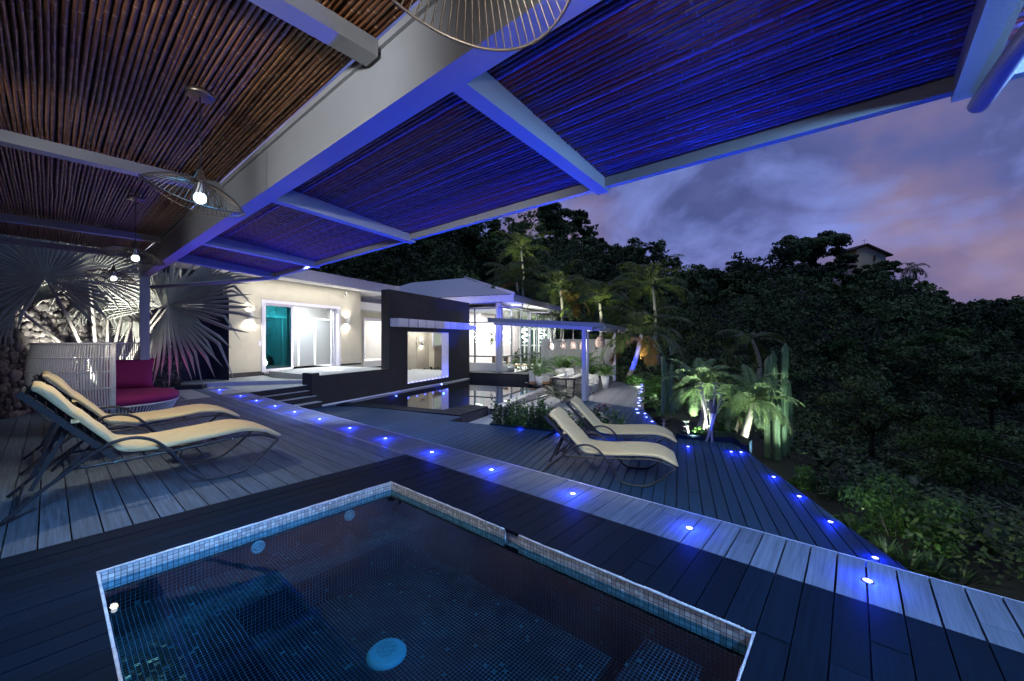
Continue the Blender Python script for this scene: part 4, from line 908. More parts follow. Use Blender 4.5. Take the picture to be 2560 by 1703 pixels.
b = MB(); b.hbox(o0+.001, o0+.02, NP+.01, NP+TH, oz0, oz1); b.hbox(o1-.02, o1-.001, NP+.01, NP+TH, oz0, oz1); b.hbox(o0+.021, o1-.021, NP+.01, NP+TH, oz1-.02, oz1-.001); b.hbox(o0+.021, o1-.021, NP+.01, NP+TH, oz0+.001, oz0+.02); b.build('opening_lining', M['fascia'], bw)
for k in range(9):
    xa = [993, 1020, 1044, 1065.5, 1087, 1106, 1124, 1142, 1158.5, 1173][k:k+2]; ca, cb = cn(PN(xa[0], 805, NP-.45))[0], cn(PN(xa[1], 805, NP-.45))[0]
    b = MB(); b.hbox(ca+.10, cb, NP-.45, NP-.001, 2.02+.0, 2.36); b.build('louvre_fin', M['fascia'], bw)
ca = cn(PN(1188, 812, NP+.1))[0]; b = MB(); b.hbox(20.031, ca, NP+.0, NP+.25, 2.02, 2.3); b.build('louvre_fin', M['fascia'], bw)
b = MB(); b.hbox(9.46, 9.70, NP-.0, NP+.25, .381, .386); o = b.build('paper_notice', M['white']); o['label'] = 'white paper card lying on the black stair post'; o['category'] = 'card'
for k in range(11):
    c_ = o0+.12 + (o1-o0-.2)*k/10; led(W(c_, NP+.06, oz0+.022), ('blue light in the left corner' if k == 0 else 'blue light in the right corner' if k == 10 else f'{ordn[k]} blue light from the left') + ' of the sill of the opening in the black wall', 'blue lights on the sill of the black wall', r=.04, power=.9 if k % 2 == 0 else 0)
light('POINT', W(o1-.3, NP+.12, oz0+.25), (0.01, .04, 1.0), 10, size=.05)
light('SPOT', W(17.6, NP-2.6, -.6), (0.0, .05, 1.0), 1300, to=W(18.0, NP-.4, 2.2), size=.05, angle=45)
light('SPOT', W(18.6, 8.4, -.6), (0.0, .04, 1.0), 1500, to=W(20.8, 10.2, 3.9), size=.05, angle=60)

# ================================================================ POOL
ZW = -.76
wr = [(1040,478),(1200,418),(1400,337),(1560,279),(1650,243),(1700,215),(1690,200),(1640,190),(1560,182),(1470,180)]   # inner line of the weir in crop pixels
cp2 = lambda x, y, z_=ZW: G(1000+x*.2121, 920+y*.2121, z_)
inner = [cp2(*p) for p in wr]
npz = [G(900, 1008, ZW), G(1106.6, 1026.5, ZW), G(1173, 1013, ZW)]
back = [W(20.05, 7.6, ZW), W(20.05, NP-.02, ZW), W(9.75, NP-.02, ZW)]
poly = [tuple(v[:2]) for v in npz] + [tuple(v[:2]) for v in inner] + [tuple(v[:2]) for v in back[:1]] + [tuple(v[:2]) for v in back[1:]]
b = MB(); b.add([(p[0], p[1], ZW) for p in poly], [list(range(len(poly)))]); b.build('pool_water', M['water2'], **ST)
pool = thing('swimming_pool', 'dark swimming pool with a curved mosaic infinity edge', 'swimming pool', W(15, 8.5, ZW))
b = MB(); b.add([(p[0], p[1], -1.24) for p in poly], [list(range(len(poly)))])
for i in range(len(poly)):
    p, q = poly[i], poly[(i+1) % len(poly)]; b.add([(p[0], p[1], -1.24), (q[0], q[1], -1.24), (q[0], q[1], ZW-.004), (p[0], p[1], ZW-.004)], [[0,1,2,3]])
b.build('basin', M['poolfloor'], pool)
def offs(P, d):
    out = []
    for i, p in enumerate(P):
        t_ = (P[min(i+1, len(P)-1)] - P[max(i-1, 0)]); t_.z = 0; t_.normalize(); out.append(p + Vector((t_.y, -t_.x, 0))*d)
    return out
inn = smooth_pts(inner, 4); out1 = offs(inn, .30)
b = MB(); L = 0
for i in range(len(inn)-1):
    s0 = L; L += (inn[i+1]-inn[i]).length
    a, c, d_, e = inn[i].copy(), inn[i+1].copy(), out1[i+1].copy(), out1[i].copy()
    for v in (a, c, d_, e): v.z = ZW+.012
    a2, c2, d2, e2 = [Vector((v.x, v.y, -1.25)) for v in (a, c, d_, e)]
    b.add([a, c, d_, e, d2, e2, a2, c2], [[3,2,1,0],[2,3,5,4],[0,1,7,6]], None, False, [[(s0,.3),(L,.3),(L,0),(s0,0)],[(L,0),(s0,0),(s0,-.5),(L,-.5)],[(s0,0),(L,0),(L,-.5),(s0,-.5)]])
b.build('weir', M['tile_pool'], pool)
catch = smooth_pts([G(1000+x*.2121, 920+y*.2121, -.95) for x, y in [(1200,470),(1400,420),(1600,360),(1740,320),(1820,275),(1800,248),(1740,235)]], 3)
oc = offs(catch, .10); b = MB()
for i in range(len(catch)-1):
    a, c, d_, e = catch[i], catch[i+1], oc[i+1], oc[i]; dn = Vector((0,0,-.45))
    b.add([a, c, d_, e, a+dn, c+dn, d_+dn, e+dn], [[0,1,2,3],[2,3,7,6],[0,1,5,4]])
b.build('catch_basin_wall', M['navywall'], pool)
cpA = [G(860, 1008, ZD), G(900, 1008, ZD), G(1106.6, 1026.5, ZD), G(1173, 1013, ZD), G(1220, 1018, ZD), G(1150, 1040, ZD), G(900, 1017, ZD), G(840, 1014, ZD)]
planks('pool_coping', [tuple(v[:2]) for v in cpA], ZD+.02, (npz[1]-npz[0])[:2], .145, M['deck_dark'])
b = MB(); b.prism([tuple(v[:2]) for v in (G(1106.6,1026.5,ZD), G(1173,1013,ZD), G(1220,1017.5,ZD), G(1151,1040,ZD))], -1.24, ZD-.012); b.build('pool_corner', M['navywall'], pool)
b = MB(); b.tube([W(9.8, NP-.03, ZW+.03), W(20.0, NP-.03, ZW+.03)], .035, 6); b.build('edge_ledge', M['fascia'], pool)
lg = [(1160, 936.5), (1311, 939)]; 
c_l = 20.1; nR = cn(G(1311, 953, ZD))[1]
b = MB(); b.hbox(c_l, c_l+.9, nR, NP+.1, -1.24, -.44); b.hbox(c_l-.03, c_l+.95, nR-.05, NP+.1, -.44, -.40); o = b.build('back_ledge', M['blackwall'], pool)
for px, py in ((990.6, 990), (1103.8, 961.6)):
    q = PN(px, py, NP-.06); b = MB(); b.ball((q.x, q.y, min(q.z, -.72)), .045, 12, 8); b.build('pool_light', M['bluelens'], pool)
    light('POINT', (q.x-.02, q.y-.12, -.95), (0.02, .06, 1.0), 6, size=.05)
light('POINT', W(16.5, 9.3, -1.0), (0.01, .03, 1.0), 8, size=.1)

light('SPOT', (2.9, 8.6, 2.9), (.80, .74, 1.0), 3600, to=W(23.5, 11.5, 4.9), size=.1, angle=30, blend=.9)  # added spot without a fitting, lifts the metal roofs
# ================================================================ LIVING PAVILION
PZ, PC, PNn, PT = -.58, 21.38, 9.78, 3.62
pav = thing('glass_pavilion', 'brightly lit glass living pavilion under a hipped corrugated roof', 'pavilion', W(PC, PNn, PZ))
cE = cn(PN(1376, 880, PNn))[0]; NB = 13.1; NR = 17.0; CE_ = 33.0
b = MB(); b.hbox(PC-.2, CE_+.3, PNn-.2, NB+.2, PZ-.4, PZ); b.build('floor_slab', M['white'], pav)
b = MB(); b.hbox(PC, CE_, PNn+.1, NB, PT-.25, PT-.20); b.build('ceiling', M['white'], pav)
b = MB(); b.hbox(PC+.1, CE_+.2, NB, NB+.2, PZ, PT); b.build('back_wall', M['pink'], pav); b = MB(); b.hbox(CE_, CE_+.2, PNn, NB-.001, PZ, PT); b.build('end_wall', M['white'], pav)
b = MB(); b.hbox(PC-.16, PC+.16, PNn-.16, PNn+.16, PZ, PT); b.build('corner_column', M['fascia'], pav)
b = MB(); b.lathe([(.26, PZ), (.26, PT)], W(cE+.2, PNn+.1, 0), 24); b.build('round_column', M['white'], pav)
def facade(name, P, Q, z0, z1, us, zs_, mat, wd=.06):
    P = Vector(P); Q = Vector(Q); o = None; b = MB(); n_ = (Q-P).normalized()
    for u in us: p = P.lerp(Q, u); b.bar((p.x, p.y, z0), (p.x, p.y, z1), wd, wd, up=tuple(n_))
    for z_ in zs_: b.bar((P.x, P.y, z_), (Q.x, Q.y, z_), wd*.8, wd*.9)
    o = b.build(name, mat, pav)
    g = MB(); s = n_.cross(Vector((0,0,1)))*.004
    g.add([(P.x-s.x, P.y-s.y, z0), (Q.x-s.x, Q.y-s.y, z0), (Q.x-s.x, Q.y-s.y, z1), (P.x-s.x, P.y-s.y, z1)], [[0,1,2,3]]); g.build('pane', M['glass'], o)
zr = lambda y, d: HC + (HY-y)/FPX*d
facade('window', W(PC, PNn+.17), W(PC, NB), PZ+.35, PT-.25, (0, .46, .98), (PZ+.38, zr(891, 24), zr(806, 24), PT-.28), M['darkalu'], .08)
b = MB(); b.hbox(PC-.08, PC+.08, PNn+.17, NB, PZ, PZ+.34); b.build('sill_wall', M['fascia'], pav)
facade('window', W(PC+.17, PNn), W(cE, PNn), PZ+.02, PT-.1, (0, .17, .33, .48, .52, .66, .80, .92, 1), (zr(891, 24.5), PT-.12), M['grey'], .09)
# inner dark-glazed screen behind (white frames, dark panes)
facade('inner_window', W(CE_-.12, PNn+.55), W(CE_-.12, NB-.1), PZ, PT-.25, (0, .16, .34, .5, .68, .84, 1), (PZ+.3, .95, 2.4), M['white'], .13)
b = MB(); b.hbox(CE_-.06, CE_-.01, PNn+.55, NB-.1, PZ+.1, PT-.5); b.build('dark_panel', pmat('dark_green_glass', (.03, .07, .065), .12), pav)
# roof
EC, EN = 20.80, 8.62; eR = cn(PN(1443, 780, EN))[0]
b = MB(); b.hbox(EC, EC+.04, EN, NR+3, 3.66, 4.03); b.hbox(EC+.041, eR, EN, EN+.04, 3.66, 4.03); b.build('fascia_board', M['fascia'], pav)
b = MB(); b.hbox(EC+.045, eR, EN+.045, NB+.5, 3.665, 3.69); b.build('soffit', M['white'], pav)
apex = None
for k in np.arange(1.5, 8, .05):
    p = W(EC+k, EN+k); r_ = (p.x*Rv[0]+p.y*Rv[1])/(p.x*Fv[0]+p.y*Fv[1])
    if CX + FPX*r_ < 1163: apex = (EC+k, EN+k, zr(695, p.x*Fv[0]+p.y*Fv[1])); kk = k; break
if apex is None: apex = (EC+5, EN+5, 5.6); kk = 5
A = W(*apex); e0 = W(EC-.04, EN-.04, 4.05); e1 = W(eR, EN-.04, 4.05); e2 = W(EC-.04, EN+2*kk, 4.05); e3 = W(eR, EN+kk, 4.9); far_ = W(EC+kk, NR+4, apex[2]-.1); e4 = W(EC-.04, NR+4, 4.05)
b = MB(); b.add([e0, e1, A, e3], [[0,1,3,2]], .5, False, [[(0,0),(eR-EC,0),(eR-EC,4),(kk,4)]]); b.add([e0, A, far_, e4], [[0,1,2,3]], .5, False, [[(0,0),(kk,5),(12,5),(12,0)]]); b.build('roof', M['roof'], pav)
b = MB(); b.tube([e0+Vector((0,0,.02)), A+Vector((0,0,.03))], .09, 6); b.tube([A+Vector((0,0,.03)), e3+Vector((0,0,.03))], .09, 6); b.build('ridge_cap', M['fascia'], pav)
for k, (xx, yy) in enumerate(((1306, 756), (1374, 772), (1424, 784))):
    p = PN(xx, yy, EN+.12); c_, n_ = cn(p); q = W(c_-1.6 if k < 2 else c_-1.2, PNn-.12); z_ = 3.42
    b = MB(); b.tube([(p.x, p.y, 3.66), (p.x, p.y, 3.52), (p.x*.97+q.x*.03, p.y*.97+q.y*.03, 3.44), (q.x, q.y, 3.38), (q.x, q.y, 3.2), (q.x, q.y, PZ if k < 2 else 2.6)], .05, 8); b.build('downpipe', M['fascia'], pav)
for (c_, n_, pw) in ((22.9, 11.3, 250), (25.2, 11.4, 270), (28, 11.4, 270), (31, 11.4, 240)):
    light('AREA', W(c_, n_, 3.3), (.98, 1.0, .95), pw, to=W(c_, n_, 0), sx=1.6, sy=1.6)
light('AREA', W(24.5, EN+.75, 3.0), (1.0, 1.0, .97), 60, to=W(24.5, EN+.75, 5), sx=6, sy=.3)  # added upward panel that brightens the eave soffit
lum = emat('ring_led', (.85, 1.0, .95), 16.0)
def atc(x, y, c_):
    r = Fv + Rv*(x-CX)/FPX; t = c_/float(r@Cv); return Vector((r[0]*t, r[1]*t, HC + (HY-y)/FPX*t))
def spiral(px, py, d, label, R_=.42):
    P = atc(px, py, d); t = thing('ring_chandelier', label, 'chandelier', P, group='spiral ring chandeliers in the pavilion')
    b = MB(); pts = [(P.x + R_*(1-.5*k/70)*math.cos(k*.21), P.y + R_*(1-.5*k/70)*math.sin(k*.21), P.z + .40 - 1.0*k/70 + .05*math.sin(k*.21)) for k in range(71)]
    b.tube(pts, .016, 6); b.build('light_ring', lum, t)
    b = MB()
    for k in range(0, 70, 7): b.tube([pts[k], (pts[k][0]*.5+P.x*.5, pts[k][1]*.5+P.y*.5, 3.36)], .004, 4, cap=False)
    b.build('wires', M['alu'], t)
spiral(1195, 837, 23.4, 'spiral ring chandelier behind the leftmost pavilion window')
spiral(1268, 842, 24.6, 'spiral ring chandelier just right of the pavilion corner column', .36)
spiral(1314, 838, 27.6, 'spiral ring chandelier before the dark inner window, third from the left', .36)
spiral(1357, 838, 30.2, 'rightmost spiral ring chandelier beside the round white column', .36)
P = atc(1198, 870, 23.9); t = thing('crystal_chandelier', 'long hanging strands of crystal beads in the left pavilion window', 'chandelier', P)
for sx in (-.25, .22):
    b = MB()
    for k in range(7):
        for j in range(14):
            a = k*.9; b.ball((P.x+Rv[0]*sx+.12*math.cos(a), P.y+Rv[1]*sx+.12*math.sin(a), P.z+.75-j*.11), .028, 5, 4)
    b.build('bead_strand', M['glass'] if False else pmat('crystal_bead', (.6, .78, .70), .1), t)
def boxthing(name, label, cat, A_, B_, mat, part, group=None):
    t = thing(name, label, cat, A_, group=group); c0, n0 = cn(A_); c1, n1 = cn(B_)
    b = MB(); b.hbox(min(c0,c1), max(c0,c1), min(n0,n1), max(n0,n1), min(A_[2],B_[2]), max(A_[2],B_[2])); b.build(part, mat, t); return t
for px, w_, lb in ((1234, 9, 'dark framed picture left of the pavilion corner column'), (1264, 13, 'dark framed picture with glowing centre right of the corner column')):
    c_, n_ = cn(PD(px, 895, 26.5)); P = W(c_, n_, zr(901, 26.5)); t = thing('wall_picture', lb, 'picture', P); h_ = .28
    b = MB(); b.hbox(c_, c_+.05, n_-w_*.014, n_+w_*.014, P.z-h_, P.z+h_); b.build('frame', M['wood'], t)
    b = MB(); b.hbox(c_-.01, c_-.001, n_-w_*.010, n_+w_*.010, P.z-h_*.8, P.z+h_*.8); b.build('canvas', M['black'], t)
def simple_table(label, P, L, Wd, H, top, legm):
    t = thing('table', label, 'table', P); c_, n_ = cn(P)
    b = MB(); b.hbox(c_-L/2, c_+L/2, n_-Wd/2, n_+Wd/2, P[2]+H-.06, P[2]+H); b.build('table_top', top, t)
    for sx in (-1, 1):
        for sy in (-1, 1):
            b = MB(); p = W(c_+sx*(L/2-.08), n_+sy*(Wd/2-.08)); q = W(c_+sx*(L/2-.25), n_+sy*(Wd/2-.18)); b.bar((q.x, q.y, P[2]), (p.x, p.y, P[2]+H-.061), .05, .05); b.build('leg', legm, t)
    return t
simple_table('wooden console table with black trestle legs inside the pavilion', PD(1298, 938, 27.6) , .6, 1.3, .72, M['wood'], M['black'])
simple_table('low wooden shelf table at the left edge of the pavilion window', PD(1180, 935, 24.5), .5, 1.0, .62, M['wood'], M['black'])
def sofa(label, P, L, D_, rz, base=None):
    t = thing('sofa', label, 'sofa', P, rz)
    b = MB(); b.box((-L/2, -D_/2, .04), (L/2, D_/2, .16)); b.build('base', base or M['grey'], t, local=True)
    for k in range(2): b = MB(); b.box((-L/2+.1+k*(L/2-.1), -D_/2+.02, .165), (-.01+k*(L/2-.1), D_/2-.2, .36)); b.build('seat_cushion', M['rope'], t, local=True)
    b = MB(); b.box((-L/2, D_/2-.2, .165), (L/2, D_/2, .66)); b.build('backrest', M['rope'], t, local=True)
    for sx in (-1, 1): b = MB(); b.box((sx*L/2-.05-.045*sx-.0, -D_/2, .17), (sx*L/2+.05-.045*sx, D_/2-.21, .5)); b.build('armrest', M['rope'], t, local=True)
    return t
P = G(1205, 941, -.58); P = PD(1212, 938, 24.2); P.z = PZ; sofa('white sofa behind the left pavilion window', P, 2.2, .9, gam+PI/2)
P = PD(1263, 945, 24.6); P.z = PZ; sofa('pale armchair-like sofa behind the corner column glass', P, 1.2, .8, gam)
P = G(1356, 957, ZD); sofa('grey outdoor sofa on a wooden base beside the pool edge', P, 2.0, .95, gam+PI*.05, M['wood'])

# ================================================================ DINING TERRACE
can = thing('dining_canopy', 'low flat canopy on square posts roofing the outdoor dining terrace', 'canopy', tuple(G(1460, 1002, ZD)))
k1 = PD(1502.7, 808.5, 13.3); c1_, n1_ = cn(k1); rr_ = Fv + Rv*(1220-CX)/FPX; tt_ = c1_/float(rr_@Cv); k0 = PD(1220, 795, tt_); c0_, n0_ = cn(k0); ce = cn(PN(1579, 820, n1_))[0]
zl, zr_ = k0.z, k1.z
def canq(z_off0, z_off1, cA, cB, nA, nB):
    f = lambda n_: zr_ + (zl-zr_)*(n_-n1_)/(n0_-n1_)
    return [W(c, n_, f(n_)+zo) for zo in (z_off0, z_off1) for (c, n_) in ((cA, nA), (cB, nA), (cB, nB), (cA, nB))]
F6 = [[3,2,1,0],[4,5,6,7],[0,1,5,4],[1,2,6,5],[2,3,7,6],[3,0,4,7]]
b = MB(); b.add(canq(-.03, 0, c0_, ce, n1_, n0_), F6); b.build('roof_panel', M['paint'], can)
b = MB(); b.add(canq(-.13, .01, c0_-.05, c0_-.001, n1_-.05, n0_), F6); b.add(canq(-.135, .01, c0_-.05, ce, n1_-.10, n1_-.051), F6); b.build('fascia_board', M['paint'], can); light('SPOT', PD(1400, 990, 12.2), (0, .03, 1.0), 260, to=PD(1400, 808, 13.8), size=.05, angle=95, blend=.9)
b = MB(); b.add(canq(-.25, -.031, c0_+.05, c0_+.17, n1_+.3, n0_-.2), F6); b.add(canq(-.25, -.031, c0_+.18, ce-.3, n1_+.32, n1_+.44), F6); b.build('beam', M['fascia'], can)
for px, py, w_ in ((1460, 1002, .13), (1536, 952, .15)):
    q = G(px, py, ZD); c_, n_ = cn(q); b = MB(); b.hbox(c_-w_/2, c_+w_/2, n_-w_/2, n_+w_/2, ZD, zr_-.14); b.build('post', M['fascia'], can)
q = G(1469, 1001, ZD); b = MB(); b.tube([(q.x, q.y, ZD), (q.x, q.y, zr_-.22)], .04, 8); b.build('downpipe', M['fascia'], can)
e_ = PD(1511, 819, 13.3); b = MB(); b.tube([(q.x, q.y, zr_-.22), (e_.x-.3, e_.y, e_.z-.06), e_+Vector((0,0,-.04)), e_+Vector((.02,0,.06))], .035, 8); b.build('downpipe', M['fascia'], can)
dq = [ledge(1457, 1000), ledge(1539, 955.5), ledge(1540, 943), ledge(1385, 943), ledge(1320, 955)]
b = MB(); b.prism(dq, ZD-.3, ZD-.02); b.build('dining_floor', pmat('dark_polished_floor', (.05,.05,.055), .25, var=.3), **ST)
fA, fB = PD(1352, 846, 24.5), PD(1531, 846, 23.3); fn = thing('fence', 'pale vertical-board fence behind the dining terrace', 'fence', (fA.x, fA.y, ZD))
b = MB(); n = 46
for k in range(n):
    p = fA.lerp(fB, k/n); q = fA.lerp(fB, (k+.90)/n); b.bar((p.x, p.y, .42), (q.x, q.y, .42), .03+.02*(k % 2), 2.16, tone=rnd.random())
b.build('boards', pmat('fence_board', (.50, .49, .46), .6, var=.05, tonevar=.1), fn)
b = MB(); b.tube([(fB.x, fB.y, ZD), (fB.x, fB.y, 1.5)], .06, 6); b.build('end_post', M['fascia'], fn)
q = PD(1466, 900, 19.5); b = MB(); b.box((q.x-.07, q.y-.07, ZD), (q.x+.07, q.y+.07, 1.5)); o = b.build('lamp_post', M['white']); o['label'] = 'slim white square post standing inside the dining terrace'; o['category'] = 'post'
light('SPOT', PD(1440, 830, 18.5), (1.0, 1.0, .95), 330, to=PD(1420, 880, 24), size=.08, angle=140)
light('POINT', PD(1440, 862, 15.2), (1.0, .97, .9), 170, size=.15); light('POINT', PD(1395, 862, 16.8), (1.0, .97, .9), 170, size=.15); light('POINT', PD(1502, 875, 16.5), (1.0, .97, .92), 30, size=.1)
pm = emat('warm_bulb', (1.0, .95, .88), 4.0)
for k, (px, py, d, s, lb) in enumerate(((1377, 866, 17, 1, 'wicker pendant lamp beside the round white column'), (1408, 864, 16.6, 1, 'wicker pendant lamp second from the left over the dining table'), (1433, 863.5, 16.2, 1, 'bright wicker pendant lamp third from the left over the dining table'), (1457, 864, 16, 1, 'wicker pendant lamp half hidden behind the canopy post'), (1501, 855, 15.5, 1.5, 'large unlit wicker pendant lamp in the right bay of the canopy'))):
    P = PD(px, py, d); t = thing('wicker_lamp', lb, 'pendant lamp', P, group='wicker lamps of the dining terrace')
    b = MB(); pr = [(.02, .14), (.07, .12), (.105, .03), (.115, -.06), (.10, -.13)]
    for j in range(30):
        a = 2*PI*j/30; b.tube([(P.x+r_*s*math.cos(a), P.y+r_*s*math.sin(a), P.z+z_*s) for r_, z_ in pr], .0075*s, 4, cap=False)
    for r_, z_ in pr: b.tube([(P.x+r_*s*math.cos(2*PI*j/20), P.y+r_*s*math.sin(2*PI*j/20), P.z+z_*s) for j in range(20)], .008*s, 4, closed=True)
    b.build('shade', M['wicker'], t)
    b = MB(); b.tube([P+Vector((0,0,.14*s)), (P.x, P.y, 2.1)], .008, 5); b.build('cord', M['petiole'], t)
    if k < 4: b = MB(); b.ball(P, .05, 10, 8); b.build('bulb', pm, t)
P = PD(1424, 931, 15.8); P.z = ZD; dt = simple_table('dark dining table laid with white crockery on the terrace', P, 2.0, 1.0, .74, M['black'], M['black'])
for k in range(8):
    c_, n_ = cn(P); q = W(c_-.8+.52*(k % 4), n_+(.3 if k > 3 else -.3), ZD+.741); b = MB(); b.lathe([(0, .004), (.09, .008), (.13, .025)], q, 14); o = b.build('plate', M['white']); o['group'] = 'white plates on the dining table'; o['label'] = ['first', 'second', 'third', 'fourth'][k % 4] + ' white plate from the left in the ' + ('far' if k > 3 else 'near') + ' row on the dining table'; o['category'] = 'plate'
for k in range(3):
    q = W(cn(P)[0]-.5+.5*k, cn(P)[1], ZD+.741); b = MB(); b.lathe([(.05, 0), (.07, .06), (.03, .16), (.045, .2)], q, 12); o = b.build('vase', M['white']); o['group'] = 'small white vases on the dining table'; o['label'] = ['left', 'centre', 'right'][k] + ' one of the three small white vases on the dining table'; o['category'] = 'vase'
def tubchair():
    t = thing('tub_chair', 'x', 'chair', (0, 0, 0), 0, 'white woven tub chairs round the dining table')
    pr = [(.20, .02), (.26, .16), (.30, .34), (.31, .50), (.28, .68)]; b = MB(); n = 34; a0, a1 = -2.2, 2.2
    for k in range(n+1):
        a = a0+(a1-a0)*k/n; b.tube([(r_*math.cos(a), r_*math.sin(a), z_) for r_, z_ in pr], .006, 4, cap=False)
    for r_, z_ in pr[1:]: b.tube([(r_*math.cos(a0+(a1-a0)*k/24), r_*math.sin(a0+(a1-a0)*k/24), z_) for k in range(25)], .009, 4)
    b.build('woven_shell', M['rope'], t, local=True)
    b = MB()
    for k in range(24): a = 2*PI*k/24; b.tube([(.20*math.cos(a), .20*math.sin(a), .02), (.28*math.cos(a), .28*math.sin(a), .30)], .006, 4, cap=False)
    b.tube([(.20*math.cos(2*PI*k/20), .20*math.sin(2*PI*k/20), .02) for k in range(20)], .012, 4, closed=True); b.build('base', M['rope'], t, local=True)
    b = MB(); b.lathe([(0, .30), (.26, .30), (.28, .34), (.25, .38), (0, .39)], (0, 0, 0), 20); b.build('seat', M['white'], t, local=True)
    return t
tc0 = tubchair()
for k, (px, py, rz, lb) in enumerate(((1466, 985, -.9, 'front white woven tub chair beside the canopy post on the dining terrace'), (1478, 979, -.7, 'white woven tub chair just behind the front one by the canopy post'), (1424, 966, 2.4, 'white woven tub chair at the near left side of the dining table'), (1408, 962, 2.2, 'leftmost white woven tub chair, beside the sofa'), (1444, 958, .6, 'white woven tub chair behind the table, left of the canopy post'))):
    o = tc0 if k == 0 else dup(tc0); o.location = G(px, py, ZD+.005); o.rotation_euler = (0, 0, rz); o['label'] = lb; o.scale = (1.0,)*3

# ================================================================ PLANTS
def leafquad(p, d, L, wd, nrm, droop=0.0):
    d = d/np.linalg.norm(d); s = np.cross(d, nrm); s /= (np.linalg.norm(s)+1e-9)
    m = p + d*L*.45; e = p + d*L + np.array([0, 0, -droop*L]); return [p, m + s*wd, e, m - s*wd]
def frond(out, tone, base, az, el, L, curve, nl, ll, lw, r, tv=.5, vee=.5, seg=10):
    p = np.array(base, float); e = el; pts = [p.copy()]; dirs = []
    for i in range(seg):
        d = np.array([math.cos(az)*math.cos(e), math.sin(az)*math.cos(e), math.sin(e)]); dirs.append(d); p = p + d*L/seg; pts.append(p.copy()); e -= curve/seg*(.4+1.2*i/seg)
    dirs.append(dirs[-1]); side = np.array([-math.sin(az), math.cos(az), 0]); 
    for i in range(seg):                            # rachis as thin ribbons
        u = side*lw*.35*(1-i/seg+.2); out.append([pts[i]-u, pts[i]+u, pts[i+1]+u*.8, pts[i+1]-u*.8]); tone.append(min(1, tv+.25))
    for k in range(nl):
        t = .12 + .88*(k+.5)/nl; x = t*seg; i = min(int(x), seg-1); q = pts[i]*(1-(x-i)) + pts[i+1]*(x-i); d = dirs[i]
        up = np.cross(side, d); up = up if up[2] > 0 else -up
        l = ll*(math.sin(PI*min(1, t*.93+.06))**.6)*(.9+.2*r.random())
        for s in (-1, 1):
            a = .62+.5*(1-t); v = side*s*math.sin(a) + d*math.cos(a) + up*(vee*.5) + np.array([0,0,-.15]) + np.array([r.gauss(0,.07) for _ in range(3)])
            out.append(leafquad(q, v, l, lw, up, .28+.2*r.random())); tone.append(min(1, max(0, tv+r.gauss(0,.16))))
def palm(name, label, base, top, nf, L, mat, seed, trunk_r=.09, ll=.35, lw=.018, nl=34, dry=0, curve=1.9, group=None, el0=(-.5, 1.35), trunkmat=None, bend=.1):
    r = random.Random(seed); base = Vector(base); top = Vector(top); t = thing(name, label, 'palm tree', base, group=group)
    b = MB(); pts = []; rad = []; n = 16
    for i in range(n+1):
        q = i/n; p = base.lerp(top, q); s = math.sin(PI*q)*bend*(top-base).length; pts.append((p.x+s*Rv[0], p.y+s*Rv[1], p.z)); rad.append(trunk_r*(1.15-.4*q)*(1.06 if i % 2 else .96))
    b.tube(pts, rad, 10); b.build('trunk', trunkmat or M['bark'], t)
    out, tn = [], []
    for k in range(nf):
        q = (k+.5)/nf; az = k*2.39996+r.uniform(-.2,.2); el = el0[0]+(el0[1]-el0[0])*q+r.uniform(-.15,.15)
        frond(out, tn, np.array(pts[-1])+np.array([0,0,.03]), az, el, L*r.uniform(.82,1.08), curve*r.uniform(.75,1.15), nl, ll, lw, r, tv=.35+.35*q)
    quads('crown', np.array(out), tn, mat, t, off=base)
    if dry:
        out, tn = [], []
        for k in range(dry): frond(out, tn, np.array(pts[-1])-np.array([0,0,.05]), r.uniform(0, 6.28), r.uniform(-.5,.1), L*.85, 1.5, nl, ll*.9, lw, r, tv=.5)
        quads('dry_fronds', np.array(out), tn, M['dry'], t, off=base)
    return t
def shrub(label, cen, R_, N, ls, mat, seed, name='shrub', cat='shrub', stems=True, group=None, flowers=0, up=.3, blobs=9, fm=None):
    r = np.random.default_rng(seed); cen = np.array(cen, float); R_ = np.array(R_, float)
    bs = r.normal(0, .42, (blobs, 3)); bs /= np.maximum(1, np.linalg.norm(bs, axis=1)/.72)[:, None]
    V, tn = leafcloud(r, cen, R_, bs, N, ls, up)
    root = (cen[0], cen[1], cen[2]-R_[2]); t = thing(name, label, cat, root, group=group)
    quads('foliage', V, tn, mat, t, off=root)
    if stems:
        b = MB()
        for k in range(min(blobs, 8)): q = cen + bs[k]*R_; b.tube([root, tuple((np.array(root)+q)/2+r.normal(0,.03,3)), tuple(q)], [.012*max(R_), .008*max(R_), .004*max(R_)], 5)
        b.build('stem', M['bark'], t)
    if flowers:
        f = []; ft = []
        for k in range(flowers):
            d = r.normal(0, 1, 3); d /= np.linalg.norm(d); d[2] = abs(d[2]); c = cen + d*R_*.95
            for j in range(14):
                v = r.normal(0, 1, 3); v[2] = abs(v[2]); f.append(leafquad(c, v, ls*.55, ls*.2, np.array([0,0,1.0])+r.normal(0,.3,3))); ft.append(r.random())
        quads('flower', np.array(f), ft, fm or M['petal'], t, off=root)
    return t
